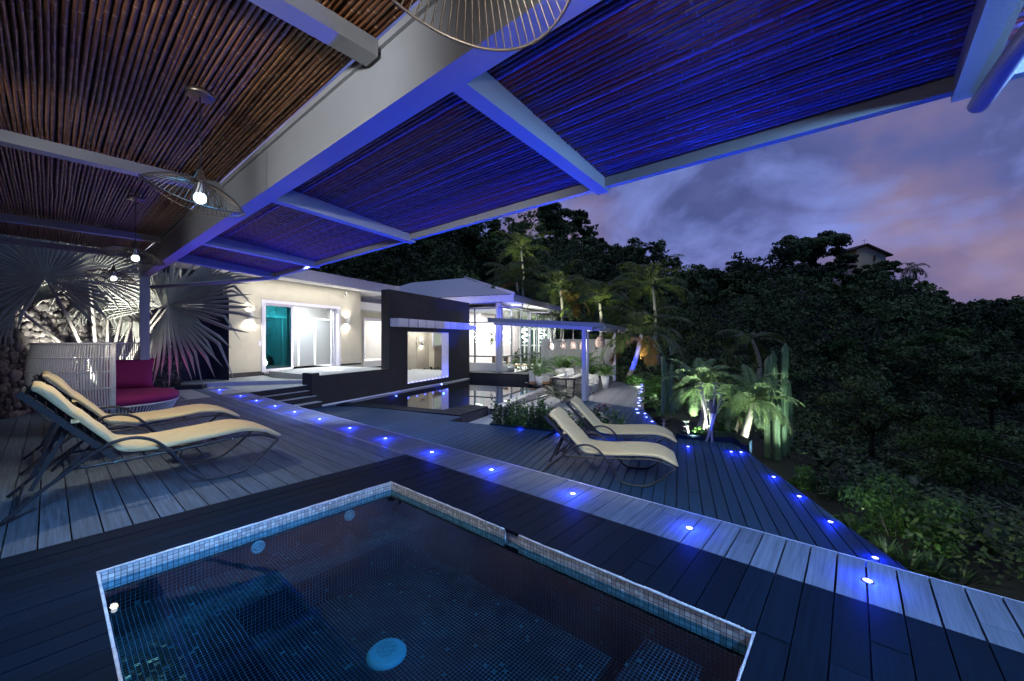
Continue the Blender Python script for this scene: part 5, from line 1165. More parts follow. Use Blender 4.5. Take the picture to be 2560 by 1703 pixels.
def leafcloud(r, cen, R_, bs, N, ls, up, br=.34):
    k = r.integers(0, len(bs), N); d = r.normal(0, 1, (N, 3)); d[:, 2] += up; d /= np.linalg.norm(d, axis=1)[:, None]
    rad = (br*(r.random(N)**.35))[:, None]; P = cen + (bs[k] + d*rad*np.array([1.15, 1.15, .85]))*R_
    n = d + r.normal(0, .55, (N, 3)); n /= np.linalg.norm(n, axis=1)[:, None]
    a = np.cross(n, r.normal(0, 1, (N, 3))); a /= np.linalg.norm(a, axis=1)[:, None]; c = np.cross(n, a)
    s = ls*(.6+.8*r.random(N))[:, None]
    V = np.stack([P-a*s*.5, P+c*s*.28, P+a*s*.5, P-c*s*.28], axis=1)
    return V, np.clip(.45 + .3*d[:, 2]*.5 + r.normal(0, .2, N) + (r.random(len(bs))[k]-.5)*.5, 0, 1)

# fan palms behind the daybed: great pleated leaves on long stems
def fanleaf(t, hub, axis, nrm, R_, span, nseg, seed, root, mat=None):
    r = random.Random(seed); axis = np.array(axis, float); axis /= np.linalg.norm(axis); nrm = np.array(nrm, float); nrm -= axis*np.dot(nrm, axis); nrm /= np.linalg.norm(nrm); sd = np.cross(nrm, axis); hub = np.array(hub, float)
    V, tn = [], []
    for k in range(nseg):
        a0 = -span/2+span*k/nseg; a1 = -span/2+span*(k+1)/nseg; am = (a0+a1)/2; Rk = R_*(.80+.22*math.cos(am*.62))*r.uniform(.86, 1.06)*(r.uniform(.6,.85) if r.random() < .08 else 1); wv = .05*math.sin(am*3.1+seed)+.03*math.sin(am*7.3)
        f = lambda a, q, lift: hub + (axis*math.cos(a)+sd*math.sin(a))*q + nrm*(lift + wv*q*1.2 - .10*q*q/R_ - .10*abs(math.sin(a))*q)
        rs_ = .52*Rk; sg = 4
        for j in range(sg):
            q0, q1 = rs_*j/sg, rs_*(j+1)/sg; w0 = .02*q0/rs_*R_; w1 = .02*q1/rs_*R_
            V += [[f(a0, q0, 0), f(am, q0, w0*1.6), f(am, q1, w1*1.6), f(a0, q1, 0)], [f(am, q0, w0*1.6), f(a1, q0, 0), f(a1, q1, 0), f(am, q1, w1*1.6)]]; x_ = r.uniform(.3,.6); tn += [x_, min(1, x_+.2)]
        dr = r.uniform(.0, .12)*Rk + (r.uniform(.12,.3)*Rk if r.random() < .18 else 0); e = f(am+r.uniform(-.05,.05), Rk, 0) - np.array([0, 0, dr]); m0 = f(am-(a1-a0)*.30, rs_+(Rk-rs_)*.55, 0); m1 = f(am+(a1-a0)*.30, rs_+(Rk-rs_)*.55, 0); mm = f(am, rs_+(Rk-rs_)*.5, .015*R_)
        V += [[f(a0, rs_, 0), f(am, rs_, .032*R_), mm, m0], [f(am, rs_, .032*R_), f(a1, rs_, 0), m1, mm], [m0, mm, e, e-np.array([0,0,.002])], [mm, m1, e-np.array([0,0,.002]), e]]; tn += [.45, .6, .5, .65]
    lf = quads('leaf', np.array(V), tn, mat or M['fan'], t, off=t.location)
    b = MB(); rt = Vector(root); h = Vector(hub); mid = rt.lerp(h, .55) + Vector((0, 0, .12*(h-rt).length*.5)); b.tube(smooth_pts([rt, mid, h], 5), [.035, .034, .033, .031, .03, .028, .027, .026, .024, .022, .02], 6); o = b.build('stalk', M['petiole'], lf, local=True)
    o.data.transform(Matrix.Translation(-Vector(t.location)))
    return lf
rootp = PD(262, 985, 8.8); rootp.z = .05
fp = thing('fan_palm', 'large silvery fan palm with pleated leaves, lit from below behind the daybed', 'palm tree', rootp)
up = Vector((0, 0, 1)); tocam = lambda p: (Vector((0, 0, 1.5)) - Vector(p)).normalized()
def cdir(x, y, dx, dy, d):                        # direction in space that shows as (dx,dy) in the picture
    return (PD(x+dx, y+dy, d) - PD(x, y, d)).normalized()
for k, (x, y, d, dx, dy, R_, span, tw) in enumerate(((113, 695, 7.3, -30, -100, 1.30, 5.3, (.25, .1, .2)), (222, 690, 8.4, 10, -100, 1.20, 5.0, (.1, .1, .4)), (232, 742, 9.2, 100, 45, .95, 4.8, (0, 0, .7)),
        (268, 700, 9.5, 30, -100, 1.15, 3.6, (.1, 0, .5)), (322, 715, 9.8, 80, -60, .8, 3.8, (0, 0, .5)), (405, 767, 9.6, -20, -100, 1.25, 3.6, (.2, 0, .2)), (421, 765, 9.1, 100, -14, 1.9, 3.9, (-.1, 0, .55)), (330, 800, 9.6, -60, 60, .75, 3.4, (0, 0, .2)), (40, 770, 7.3, -70, -20, 1.0, 4.4, (0, 0, .3)))):
    hub = PD(x, y, d); nr_ = tocam(hub) + Vector(tw); off = Vector((rnd.uniform(-.15,.15), rnd.uniform(-.15,.15), 0))
    fanleaf(fp, hub, cdir(x, y, dx, dy, d), nr_, R_, span, 46, 20+k, rootp+off)
light('SPOT', PD(258, 962, 8.15) + Vector((0, 0, -.2)), (1.0, .97, .88), 1900, to=PD(245, 700, 9.4), size=.06, angle=85, blend=.7)
light('SPOT', PD(395, 965, 8.7), (1.0, .97, .88), 260, to=PD(425, 660, 9.9), size=.06, angle=75, blend=.8)
light('SPOT', (1.9, 11.3, .15), (1.0, .02, .30), 10, to=PD(330, 560, 9.5), size=.1, angle=130, blend=.9)
light('POINT', (1.7, 11.6, .9), (1.0, .06, .40), 8, size=.2)
light('POINT', (2.1, 9.0, 1.3), (.75, .32, 1.0), 7, size=.15)
light('SPOT', (-1.2, 6.8, 2.9), (1.0, .93, .84), 75, to=(.4, 9.3, .8), size=.08, angle=46, blend=.9)  # added spot that warms the near side of the daybed
# ---- garden palms
palm('pygmy_date_palm', 'feathery date palm lit green-white, left one of the three by the planter kerb', PD(1747, 1085, 9.4), PD(1751, 972, 9.6), 30, 1.02, M['palm'], 31, .075, .22, .0095, 66, curve=1.75, el0=(-.25, 1.4), group='small date palms at the deck corner')
palm('pygmy_date_palm', 'leaning feathery date palm with ringed trunk rising from the kerb corner', PD(1853, 1120, 8.7), PD(1884, 1008, 8.9), 30, 1.0, M['palm'], 32, .075, .22, .0095, 66, curve=1.75, el0=(-.25, 1.4), group='small date palms at the deck corner', bend=.0)
palm('pygmy_date_palm', 'short feathery date palm half hidden between the two taller ones', PD(1827, 1100, 9.7), PD(1839, 1040, 9.8), 24, .74, M['palm'], 33, .065, .18, .009, 52, curve=1.8, el0=(-.25, 1.4), group='small date palms at the deck corner')
light('SPOT', PD(1772, 1082, 9.35), (.95, 1.0, .80), 420, to=PD(1750, 960, 9.6), size=.05, angle=95, blend=.8)
light('SPOT', PD(1905, 1150, 7.9), (.95, 1.0, .82), 420, to=PD(1890, 990, 8.9), size=.05, angle=100, blend=.8)
light('SPOT', PD(2000, 1165, 8.5), (.80, 1.0, .90), 110, to=PD(1945, 960, 9.4), size=.05, angle=70, blend=.8)
palm('coconut_palm', 'coconut palm with a leaning blue-lit trunk at the end of the path', PD(1573, 945, 19.5), PD(1604, 836, 19.8), 17, 2.7, M['coco'], 41, .12, .8, .026, 50, dry=2, curve=1.9, el0=(-.2, 1.3), bend=.03)
light('SPOT', PD(1560, 930, 18.6), (.01, .04, 1.0), 900, to=PD(1592, 880, 19.6), size=.05, angle=70); light('SPOT', PD(1590, 900, 17.9), (1, .95, .75), 330, to=PD(1615, 790, 20.5), size=.05, angle=80)
for k, (x, y, d, L, yb, lb) in enumerate(((1303, 625, 33, 2.3, 760, 'tall coconut palm standing highest, above the pavilion roof'), (1292, 706, 27, 2.2, 800, 'coconut palm right behind the left slope of the pavilion roof'), (1401, 722, 26, 2.2, 850, 'coconut palm with hanging dry fronds behind the pavilion eaves'), (1499, 757, 24, 2.3, 850, 'coconut palm behind the dining canopy'), (1632, 716, 27, 2.5, 900, 'wispy coconut palm behind the blue-trunked one'))):
    palm('coconut_palm', lb, PD(x+3, yb, d), PD(x, y, d), 17, L*1.35, M['coco'], 50+k, .10, .75, .028, 46, dry=[0, 1, 2, 0, 0][k], curve=1.75, el0=(-.15, 1.3), bend=.03, group='coconut palms behind the pavilion'); light('SPOT', PD(x-8, yb-35, d-1.2), (.95, 1.0, .72), [1100, 700, 700, 520, 700][k], to=PD(x, y-10, d), size=.1, angle=70, blend=.9)
light('SPOT', W(24, 19.5, 1.5), (1, .92, .75), 260, to=PD(1350, 690, 28), size=.2, angle=100); light('SPOT', PD(1500, 860, 21.5), (1, .92, .75), 70, to=PD(1510, 740, 24.5), size=.2, angle=90)
palm('coconut_palm', 'palm with yellowish fronds in the dark wood beyond the cacti', PD(1895, 960, 20), PD(1880, 850, 20), 7, 1.9, M['coco'], 61, .1, .6, .03, 34, curve=2.0, el0=(-.3, .9))
palm('coconut_palm', 'small arching palm on the skyline right of the hilltop house', PD(2290, 700, 84), PD(2285, 672, 84), 12, 3.0, M['forest'], 62, .2, 1.0, .06, 24, curve=2.4)
light('SPOT', PD(1732, 1104, 8.5), (.92, 1.0, .80), 700, to=PD(1745, 955, 9.5), size=.05, angle=72, blend=.8)
# ---- cacti
def cactus(label, cols, seed):
    c0 = PD(cols[0][0], cols[0][2], cols[0][3]); t = thing('column_cactus', label, 'cactus', c0); r = random.Random(seed)
    for (x, yt, yb, d, rad) in cols:
        p = PD(x, yb, d); q = PD(x+r.uniform(-4, 4), yt, d); b = MB(); n, m = 28, 18; vs = []; H_ = (q-p).length
        for i in range(m+1):
            s = i/m; cp_ = p.lerp(q, s) + Vector((math.sin(s*3+x)*.02, math.cos(s*4+x)*.02, 0)); z_ = s*H_; cap = 1 if H_-z_ > rad else math.sqrt(max(0, 1-((rad-(H_-z_))/rad)**2))
            for j in range(n): a = 2*PI*j/n; rr = rad*(1+.22*math.cos(7*a))*cap*(1+.02*math.sin(s*40)); vs.append((cp_.x+rr*math.cos(a), cp_.y+rr*math.sin(a), cp_.z))
        b.add(vs, [[i*n+j, i*n+(j+1)%n, (i+1)*n+(j+1)%n, (i+1)*n+j] for i in range(m) for j in range(n)], r.random(), True); b.build('column', M['cactus'], t)
cactus('tall cluster of ribbed column cacti right of the date palms', [(1921, 888, 1150, 9.3, 0.055), (1937, 876, 1135, 9.6, .06), (1964, 855, 1160, 9.4, .06), (1974, 948, 1130, 9.8, .055), (1946, 1010, 1150, 9.0, .055), (1957, 960, 1140, 9.2, .05)], 3)
cactus('pair of dim column cacti left of the date palms', [(1659, 889, 1035, 12.5, .055), (1667, 903, 1030, 12.8, .045), (1682, 909, 1032, 12.3, .05)], 4)
# ---- planter kerb and blue-lit plants
b = MB(); kb = [ledge(1690, 1096), ledge(1836, 1108), ledge(1866, 1128)]; kb2 = [ledge(1700, 1083), ledge(1826, 1090), ledge(1880, 1112)]
b.prism([kb[0], kb[1], kb[2], kb2[2], kb2[1], kb2[0]], ZD-.3, ZD+.10); o = b.build('planter_kerb', M['deck_dark']); o['label'] = 'low dark kerb of the planter at the corner of the lower deck'; o['category'] = 'kerb'
def rosette(label, x, yb, yt, d, seed, n_=3):
    P = PD(x, yb, d); t = thing('succulent', label, 'succulent', P); r = random.Random(seed)
    for k in range(n_):
        q = PD(x+(k-(n_-1)/2)*18+r.uniform(-5,5), yt+r.uniform(0, 45)*(k % 2), d+r.uniform(-.2,.2)); b = MB(); p = P + Vector((r.uniform(-.12,.12), r.uniform(-.12,.12), 0)); b.tube([p, p.lerp(q, .5)+Vector((.02,0,0)), q], [.028, .024, .02], 7); st_ = b.build('stem', M['petiole'], t)
        V, tn = [], []
        for lv in range(3):
            for j in range(11):
                a = j*.571+lv; v = np.array([math.cos(a), math.sin(a), .25+.35*r.random()]); V.append(leafquad(np.array(q)-np.array([0,0,.10*lv]), v, .12, .018, np.array([0,0,1.0]))); tn.append(r.random())
        quads('rosette', np.array(V), tn, M['fan'], t, off=P)
    return t
rosette('tall succulent stems glowing blue in front of the date palms', 1778, 1112, 962, 8.55, 5, 4)
rosette('low blue-lit rosette plant at the left end of the planter kerb', 1712, 1093, 1058, 8.9, 6, 1)
rosette('low blue-lit rosette plant where the path bends', 1662, 1075, 1052, 9.8, 7, 1)
light('SPOT', PD(1775, 1118, 8.2), (.0, .03, 1.0), 420, to=PD(1780, 980, 8.7), size=.03, angle=70)
q = PD(1783, 1016, 8.6); t = thing('garden_speaker', 'black box speaker on a pole among the blue-lit stems', 'speaker', q)
b = MB(); b.box((q.x-.06, q.y-.06, q.z-.15), (q.x+.06, q.y+.06, q.z+.14)); b.build('box', M['black'], t); b = MB(); b.tube([(q.x, q.y, q.z-.15), (q.x, q.y, ZD-.1)], .018, 8); b.build('pole', M['black'], t)
# ---- flower bed between pool and loungers
for k, (x, y, d, R_, fl) in enumerate(((1275, 1040, 10.9, (.42,.42,.40), 0), (1318, 1033, 10.6, (.42,.42,.46), 0), (1362, 1045, 10.2, (.40,.40,.38), 0), (1405, 1048, 9.9, (.38,.38,.36), 0), (1480, 1030, 10.2, (.28,.3,.34), 0), (1528, 1046, 9.6, (.26,.28,.38), 0))):
    lbl = ['leafy plant at the left end of the flower bed by the pool corner', 'tall leafy plant in the flower bed, second from the pool corner', 'leafy plant in the middle of the flower bed', 'leafy plant right behind the head of the front right lounger', 'leafy plant between the canopy post and the rear lounger', 'leafy blue-lit plant at the right end of the flower bed'][k]
    P = np.array(PD(x, y, d)); P[2] = -.98; Hh = R_[2]*1.95; r = random.Random(70+k); t = thing('bedding_plant', lbl, 'plant', P, group='leafy plants in the flower bed'); V, tn = [], []; b = MB()
    for j in range(60):
        a = r.uniform(0, 6.28); q = R_[0]*1.25*math.sqrt(r.random()); p0 = P + np.array([q*math.cos(a), q*math.sin(a), 0]); h = Hh*r.uniform(.45, 1.05); tip = p0 + np.array([r.gauss(0, .05), r.gauss(0, .05), h]); b.tube([p0, tip], [.005, .003], 4, cap=False)
        for m in range(26):
            t_ = r.uniform(.15, 1.0); pp = p0*(1-t_)+tip*t_; aa = r.uniform(0, 6.28); v = np.array([math.cos(aa), math.sin(aa), r.uniform(-.1, .9)]); V.append(leafquad(pp, v, r.uniform(.06, .12), .026, np.array([0,0,1.0])+np.array([r.gauss(0,.4) for _ in range(3)]))); tn.append(r.random()*.6+t_*.3)
    quads('foliage', np.array(V), tn, M['leaf'] if k % 2 else M['leafdark'], t, off=P); b.build('stem', M['leafdark'], t)
q = PD(1510, 1022, 9.8); shrub('clump of pink and cream blossoms above blue-lit stems', q, (.17, .17, .12), 60, .05, M['leafdark'], 80, name='flowering_plant', cat='flowers', flowers=16)
for k, (x, y, d) in enumerate(((1300, 1068, 9.8), (1395, 1080, 9.3), (1518, 1070, 8.9))): light('POINT', PD(x, y, d) + Vector((0, 0, .03)), (.02, .06, 1.0), [5, 5, 8][k], size=.03)
b = MB(); kA, kB = G(1225, 1062, ZD), G(1500, 1093, ZD); b.bar((kA.x, kA.y, ZD-.02), (kB.x, kB.y, ZD-.02), .05, .12); o = b.build('bed_edging', M['deck_dark']); o['label'] = 'dark board edging along the front of the flower bed'; o['category'] = 'edging'
# cycad by the pool end
P = PD(1392, 995, 14.0); t = thing('cycad', 'dark spiky cycad beside the curved end of the pool', 'plant', P); V, tn = [], []; r = random.Random(8)
for k in range(30): frond(V, tn, np.array(P), k*2.4, r.uniform(.1, 1.3), .72, 1.1, 26, .12, .008, r, .3)
quads('crown', np.array(V), tn, M['leafdark'], t, off=P)
# ---- potted plants of the terrace
def potted(label, x, yb, d, ph, pr, kind, seed, R_=.55):
    P = PD(x, yb, d); P.z = ZD; t = thing('potted_plant', label, 'potted plant', P); r = random.Random(seed)
    b = MB(); b.lathe([(0, .0), (pr*.62, .0), (pr, ph), (pr*.9, ph), (pr*.86, ph-.06), (0, ph-.06)], P, 20); b.build('pot', M['white'], t)
    V, tn = [], []
    if kind == 'palm':
        for k in range(16): frond(V, tn, np.array(P)+np.array([0,0,ph]), k*2.4, r.uniform(.6, 1.45), R_*1.5, 1.5, 22, R_*.42, .016, r, .6)
    else:
        for k in range(240):
            a = r.uniform(0, 6.28); e = r.uniform(.3, 1.5); v = np.array([math.cos(a)*math.cos(e), math.sin(a)*math.cos(e), math.sin(e)]); L = R_*r.uniform(.7, 1.1); p0 = np.array(P)+np.array([0,0,ph-.02])
            m = p0+v*L*.6; s = np.cross(v, [0,0,1.0]); s /= np.linalg.norm(s)+1e-6; e_ = m + v*L*.3+np.array([math.cos(a), math.sin(a), -.9])*L*.28; V += [[p0-s*.006, p0+s*.006, m+s*.011, m-s*.011], [m-s*.011, m+s*.011, e_, e_+s*.001]]; x_ = r.random(); tn += [x_, x_]
    quads('foliage', np.array(V), tn, M['leaf'], t, off=P); return t
potted('bushy palm in a pot in front of the round white column', 1349, 952, 19.0, .42, .2, 'palm', 1, .85)
potted('palm in a white pot right of the round column', 1398, 950, 19.5, .75, .2, 'palm', 2, .6)
potted('wide grassy plant in a white pot behind the dining table', 1418, 950, 19.5, .8, .3, 'grass', 3, .75)
potted('grassy plant in a tall white pot right of the canopy post', 1481, 955, 18.2, .6, .24, 'grass', 4, .7)
potted('palm in a tall tapering white pot near the far canopy post', 1513, 955, 17.8, .55, .19, 'palm', 5, .5)
potted('tall palm in a pot in the shade beside the slim white post', 1462, 950, 19.8, .7, .2, 'palm', 6, .8)
# ---- right-hand slope
shrub('large leafy bush with yellow-green leaves beyond the right deck edge', PD(2235, 1295, 5.6), (.82, .75, .62), 5200, .055, M['leaf'], 90, blobs=16)
shrub('smaller dim bush at the far right of the leafy one, running down the slope', PD(2350, 1345, 6.0), (.5, .5, .42), 2000, .055, M['leafdark'], 91, blobs=10)
shrub('round bush beyond the deck edge below the cacti', PD(2000, 1200, 7.6), (.42, .4, .34), 1800, .05, M['leaf'], 92)
shrub('dark bush between the cacti and the leafy bush', PD(2090, 1230, 6.9), (.45, .4, .35), 1500, .055, M['leafdark'], 93)
shrub('bright green clump lit from within under the left date palm', PD(1742, 1078, 9.0), (.25, .22, .15), 700, .055, M['leaf'], 94)
shrub('clump of green leaves with pink blossoms behind the blue-lit stems', PD(1810, 1068, 9.6), (.5, .4, .26), 1100, .07, M['leafdark'], 95, flowers=9)
shrub('bright green leafy clump at the foot of the blue-lit coconut palm', PD(1592, 950, 19.0), (.75, .6, .35), 900, .13, M['leaf'], 96)
for k, (x, y, d, s) in enumerate(((1640, 975, 15.5, .9), (1650, 1000, 13.5, .8), (1635, 950, 18, .9))):
    P = PD(x, y+18, d); t = thing('fern', ['bright fern hanging over the right side of the path', 'fern beside the path bend, nearest of the three', 'farthest fern beside the end of the path'][k], 'fern', P); V, tn = [], []; r = random.Random(k)
    for j in range(26): frond(V, tn, np.array(P), j*2.4, r.uniform(.2, 1.2), s, 1.6, 26, .16, .02, r, .6)
    quads('fronds', np.array(V), tn, M['leaf'], t, off=P)
light('POINT', PD(1650, 985, 14.2) + Vector((0,0,.4)), (.7, 1.0, .5), 14, size=.05); light('POINT', PD(1598, 962, 18.4), (.8, 1.0, .7), 18, size=.05); light('POINT', PD(1745, 1090, 8.8), (.8, 1.0, .6), 2.5, size=.04)
def banana(label, x, y, d, seed, n_=5, L=.6):
    P = PD(x, y, d); t = thing('banana_plant', label, 'banana plant', P); r = random.Random(seed); V, tn = [], []
    for k in range(n_):
        az = k*2.1+r.uniform(-.4,.4); e = r.uniform(1.15, 1.5); p = np.array(P); seg = 9; Lk = L*r.uniform(.8, 1.2)
        sd = np.array([-math.sin(az), math.cos(az), 0]); prev = None
        for i in range(seg+1):
            s = i/seg; w_ = .10*L/.6*math.sin(PI*min(1, max(0.02, (s-.1)/.9)))**.6 if s > .12 else .012
            v = np.array([math.cos(az)*math.cos(e), math.sin(az)*math.cos(e), math.sin(e)]); up_ = np.array([0,0,.25*w_])
            cur = (p-sd*w_+up_, p.copy(), p+sd*w_+up_)
            if prev: V += [[prev[0], prev[1], cur[1], cur[0]], [prev[1], prev[2], cur[2], cur[1]]]; tn += [.4+.1*r.random(), .6+.1*r.random()]
            prev = cur; p = p + v*Lk/seg; e -= .09
    quads('leaves', np.array(V), tn, M['leafdark'], t, off=P)
    b = MB(); b.tube([P-Vector((0,0,.5)), P], .04, 8); b.build('stem', M['leafdark'], t)
banana('banana plant with upright paddle leaves behind the leafy bush', 2170, 1250, 7.6, 1, 6, .75)
banana('banana plant with one broad leaf leaning over the leafy bush', 2290, 1265, 6.9, 2, 4, .65)
banana('dark banana plant low at the right edge of the picture', 2490, 1420, 5.2, 3, 5, .7)
banana('teal-lit banana plant between the cacti and the bushes', 2060, 1190, 8.6, 4, 5, .7)
def bromeliad(label, x, y, d, seed, L=.42):
    P = PD(x, y, d); t = thing('bromeliad', label, 'bromeliad', P, group='spiky plants below the deck edge'); r = random.Random(seed); V, tn = [], []
    for k in range(46):
        a = k*2.4; e = r.uniform(.15, 1.2); v = np.array([math.cos(a)*math.cos(e), math.sin(a)*math.cos(e), math.sin(e)]); m = np.array(P)+v*L*.6; s = np.cross(v, [0,0,1.0]); s /= np.linalg.norm(s)+1e-6; e_ = m+v*L*.35-np.array([0,0,L*.15]); V += [[np.array(P)-s*.012, np.array(P)+s*.012, m+s*.012, m-s*.012], [m-s*.012, m+s*.012, e_, e_+s*.001]]; x_ = r.random(); tn += [x_, x_]
    quads('leaves', np.array(V), tn, M['leafdark'], t, off=P)
for k, (x, y, d) in enumerate(((2215, 1400, 4.9), (2275, 1425, 4.75), (2330, 1440, 4.7), (2400, 1470, 4.6), (2130, 1330, 5.5))): bromeliad(['spiky rosette closest to the right deck edge', 'spiky rosette second from the left under the leafy bush', 'spiky rosette third along the walkway end', 'spiky rosette at the right end of the row by the walkway', 'spiky rosette at the left under the leafy bush'][k], x, y+10, d, k)
light('SPOT', PD(2180, 1360, 4.4) + Vector((0, 0, .25)), (.9, 1.0, .65), 60, to=PD(2240, 1280, 5.8), size=.05, angle=120)

# ================================================================ TERRAIN, FOREST, HILLTOP HOUSE
sil = [(-4.5, 470), (-1.2, 470), (-.3, 480), (0.0, 512), (.10, 518), (.2, 545), (.32, 585), (.42, 615), (.52, 632), (.60, 600), (.68, 585), (.75, 590), (.82, 640), (.90, 655), (1.0, 670), (1.13, 690), (1.3, 715), (2.2, 780), (6, 840)]
def silz(s): return np.interp(s, [a for a, _ in sil], [q for _, q in sil])
def ground(s, d):
    """terrain height at lateral slope s, depth d in front of the viewer"""
    ridge = 1.5 + (848-silz(s))*88/FPX - 8.0
    near = np.interp(s, [-2, .30, .45, .7, 1.0, 1.3, 3], [26, 24, 13, 9.0, 5.2, 4.2, 3.0])
    vd = np.interp(s, [.2, .45, .8, 1.3], [0, -2, -7, -9.5])
    t1 = np.clip((d-near)/16, 0, 1); t1 = t1*t1*(3-2*t1); z = -1.27 + vd*t1
    t2 = np.clip((d-near-8)/(88-near-8), 0, 1); z = z + (ridge-z)*t2**1.05
    return np.where(d > 88, ridge - (d-88)*.12, z)
ss = np.concatenate([np.linspace(-4, -1.3, 12), np.linspace(-1.2, 1.4, 70), np.linspace(1.6, 4, 10)]); dd = np.concatenate([np.linspace(.5, 30, 50), np.linspace(32, 100, 30), np.array([130, 180, 300, 600])])
vs = []; 
for d in dd:
    for s in ss: p = Fv*d + Rv*(s*d); vs.append((p[0], p[1], float(ground(s, d))))
n = len(ss); fs = [[i*n+j, i*n+j+1, (i+1)*n+j+1, (i+1)*n+j] for i in range(len(dd)-1) for j in range(n-1)]
o0_ = len(vs)
for s in (-4, 4):
    for d in (-600, .5): p = Fv*d + Rv*(s*600 if d < 0 else s*.5); vs.append((p[0], p[1], -30 if d < 0 else -1.27))
fs.append([o0_, o0_+1, o0_+3, o0_+2]); b = MB(); b.add(vs, fs, .5, True); b.build('terrain', M['soil'], **ST)
# the wood: one mass of crowns
Vs, Ts = [], []; r = np.random.default_rng(3); cnt = 0
for k in range(5200):
    s = r.uniform(-1.5, 1.45); u = r.random(); d = 10 + 84*u
    near = float(np.interp(s, [-2, .25, .42, .7, 1.0, 1.3, 3], [30, 29, 20, 14, 10.5, 9, 8]))
    if d < near: continue
    if s < -.75 and d < 22: continue
    if r.random() > (d/70)**.6*0.115: continue
    h = r.choice([3.0, 4.0, 5.0, 7.5], p=[.3, .3, .28, .12])*r.uniform(.85, 1.15) if d > 24 else r.uniform(1.6, 3.4); rad = h*r.uniform(.42, .62); z = float(ground(s, d))
    p = Fv*d + Rv*s*d; cen = np.array([p[0], p[1], z + h*.78]); bs = r.normal(0, .5, (20, 3)); bs /= np.maximum(1, np.linalg.norm(bs, axis=1)/.75)[:, None]
    px_ = 1024/2560*FPX/d; ls = max(.10, 3.4/px_); N = int(np.clip(2.3*(rad/ls)**2*2.2, 500, 2600))
    V, tn = leafcloud(r, cen, np.array([rad, rad, h*.42]), bs, N, ls, .5, .24); Vs.append(V); Ts.append(np.clip(tn*.75 + r.uniform(-.38, .42), 0, 1)); cnt += 1
# understorey that closes the gaps
Nq = 230000; s = r.uniform(-1.5, 1.5, Nq); d = 3.8 + 90*r.random(Nq)**1.25; near = np.interp(s, [-2, .3, .45, .7, 1.0, 1.3, 3], [27, 25, 14, 9.0, 5.0, 4.2, 3]); k_ = d > near; s, d = s[k_], d[k_]
P = np.stack([Fv[0]*d+Rv[0]*s*d, Fv[1]*d+Rv[1]*s*d, ground(s, d)+r.random(len(d))*(.5+d*.012)], axis=1); nn = r.normal(0, .5, P.shape); nn[:, 2] += .8; nn /= np.linalg.norm(nn, axis=1)[:, None]
a = np.cross(nn, r.normal(0, 1, P.shape)); a /= np.linalg.norm(a, axis=1)[:, None]; c = np.cross(nn, a); sz = (.02+d*.0048)[:, None]
Vs.append(np.stack([P-a*sz, P+c*sz*.6, P+a*sz, P-c*sz*.6], axis=1)); Ts.append(r.random(len(d))*.5)
V = np.concatenate(Vs); T = np.concatenate(Ts); print('forest trees', cnt, 'leaves', len(V))
quads('wood', V, T, M['forest'], kind='stuff', label='dense dark wood covering the hillside')
def tree(label, x, y, d, R_, N, ls, mat, seed, yb):
    r = np.random.default_rng(seed); cen = np.array(PD(x, y, d)); base = PD(x, yb, d); t = thing('tree', label, 'tree', base); R_ = np.array(R_, float)
    bs = r.normal(0, .5, (22, 3)); bs[:, 2] *= .7; bs /= np.maximum(1, np.linalg.norm(bs, axis=1)/.85)[:, None]
    V, tn = leafcloud(r, cen, R_, bs*1.0, N, ls, .4, .25); quads('crown', V, tn, mat, t, off=base)
    b = MB(); fk = Vector(base).lerp(Vector(cen), .45); b.tube([base, fk], [.03*max(R_)+.05, .022*max(R_)+.03], 8)
    for k in range(12): q = Vector(cen + bs[k]*R_); b.tube([fk, fk.lerp(q, .5)+Vector((0,0,.05*R_[2])), q], [.018*max(R_), .011*max(R_), .004*max(R_)], 5)
    b.build('trunk', M['soil'], t); return t
tree('broad umbrella-shaped tree silhouetted on the skyline left of the hilltop house', 2032, 616, 84, (8.0, 6, 4.6), 9000, .62, M['forest'], 11, 700)
tree('yellow-green bushy tree standing out in the middle of the dark wood', 2075, 855, 34, (2.4, 2.2, 2.2), 5200, .20, M['forest2'], 12, 930)
tree('round tree crown on the skyline just right of the pergola edge', 1395, 545, 80, (6.5, 5, 4.0), 7000, .60, M['forest'], 13, 620)
tree('small tree before the hilltop house on its left', 2110, 655, 88, (4.0, 3, 2.0), 2600, .5, M['forest'], 14, 700)
tree('low leafy tree right in front of the hilltop house wall', 2178, 682, 87, (4.2, 3, 2.2), 3000, .5, M['forest'], 18, 720)
tree('low tree before the right end of the hilltop house', 2215, 668, 89, (4.2, 3, 2.4), 2600, .5, M['forest'], 15, 720)
tree('dim feathery tree on the right slope near the edge of the picture', 2430, 1130, 15, (2.2, 2.0, 1.6), 6000, .12, M['forest2'], 16, 1280)
tree('dark leafy tree above the right slope, left of the feathery one', 2180, 1010, 19, (2.4, 2.2, 1.8), 5200, .15, M['forest'], 17, 1150)
tree('rounded olive-green tree on the slope above the date palms', 1700, 790, 48, (3.2, 2.9, 2.3), 4200, 0.36, M['forest2'], 30, 860)
tree('large dark round tree high on the slope, left of the hilltop tree', 1850, 700, 66, (4.2, 3.8, 3.0), 4200, 0.45, M['forest'], 31, 780)
tree('pale-leaved tree on the right slope under the skyline', 2330, 860, 40, (3.4, 3.1, 2.4), 4200, 0.32, M['forest2'], 32, 960)
tree('domed tree below the hilltop house', 2210, 800, 52, (3.6, 3.2, 2.6), 4200, 0.38, M['forest'], 33, 880)
tree('light olive crown high on the slope above the coconut palms', 1560, 640, 74, (4.6, 4.1, 3.3), 4200, 0.49, M['forest2'], 34, 720)
tree('dark spreading tree at the right edge of the slope', 2480, 960, 30, (3.0, 2.7, 2.2), 4200, 0.27, M['forest'], 35, 1080)
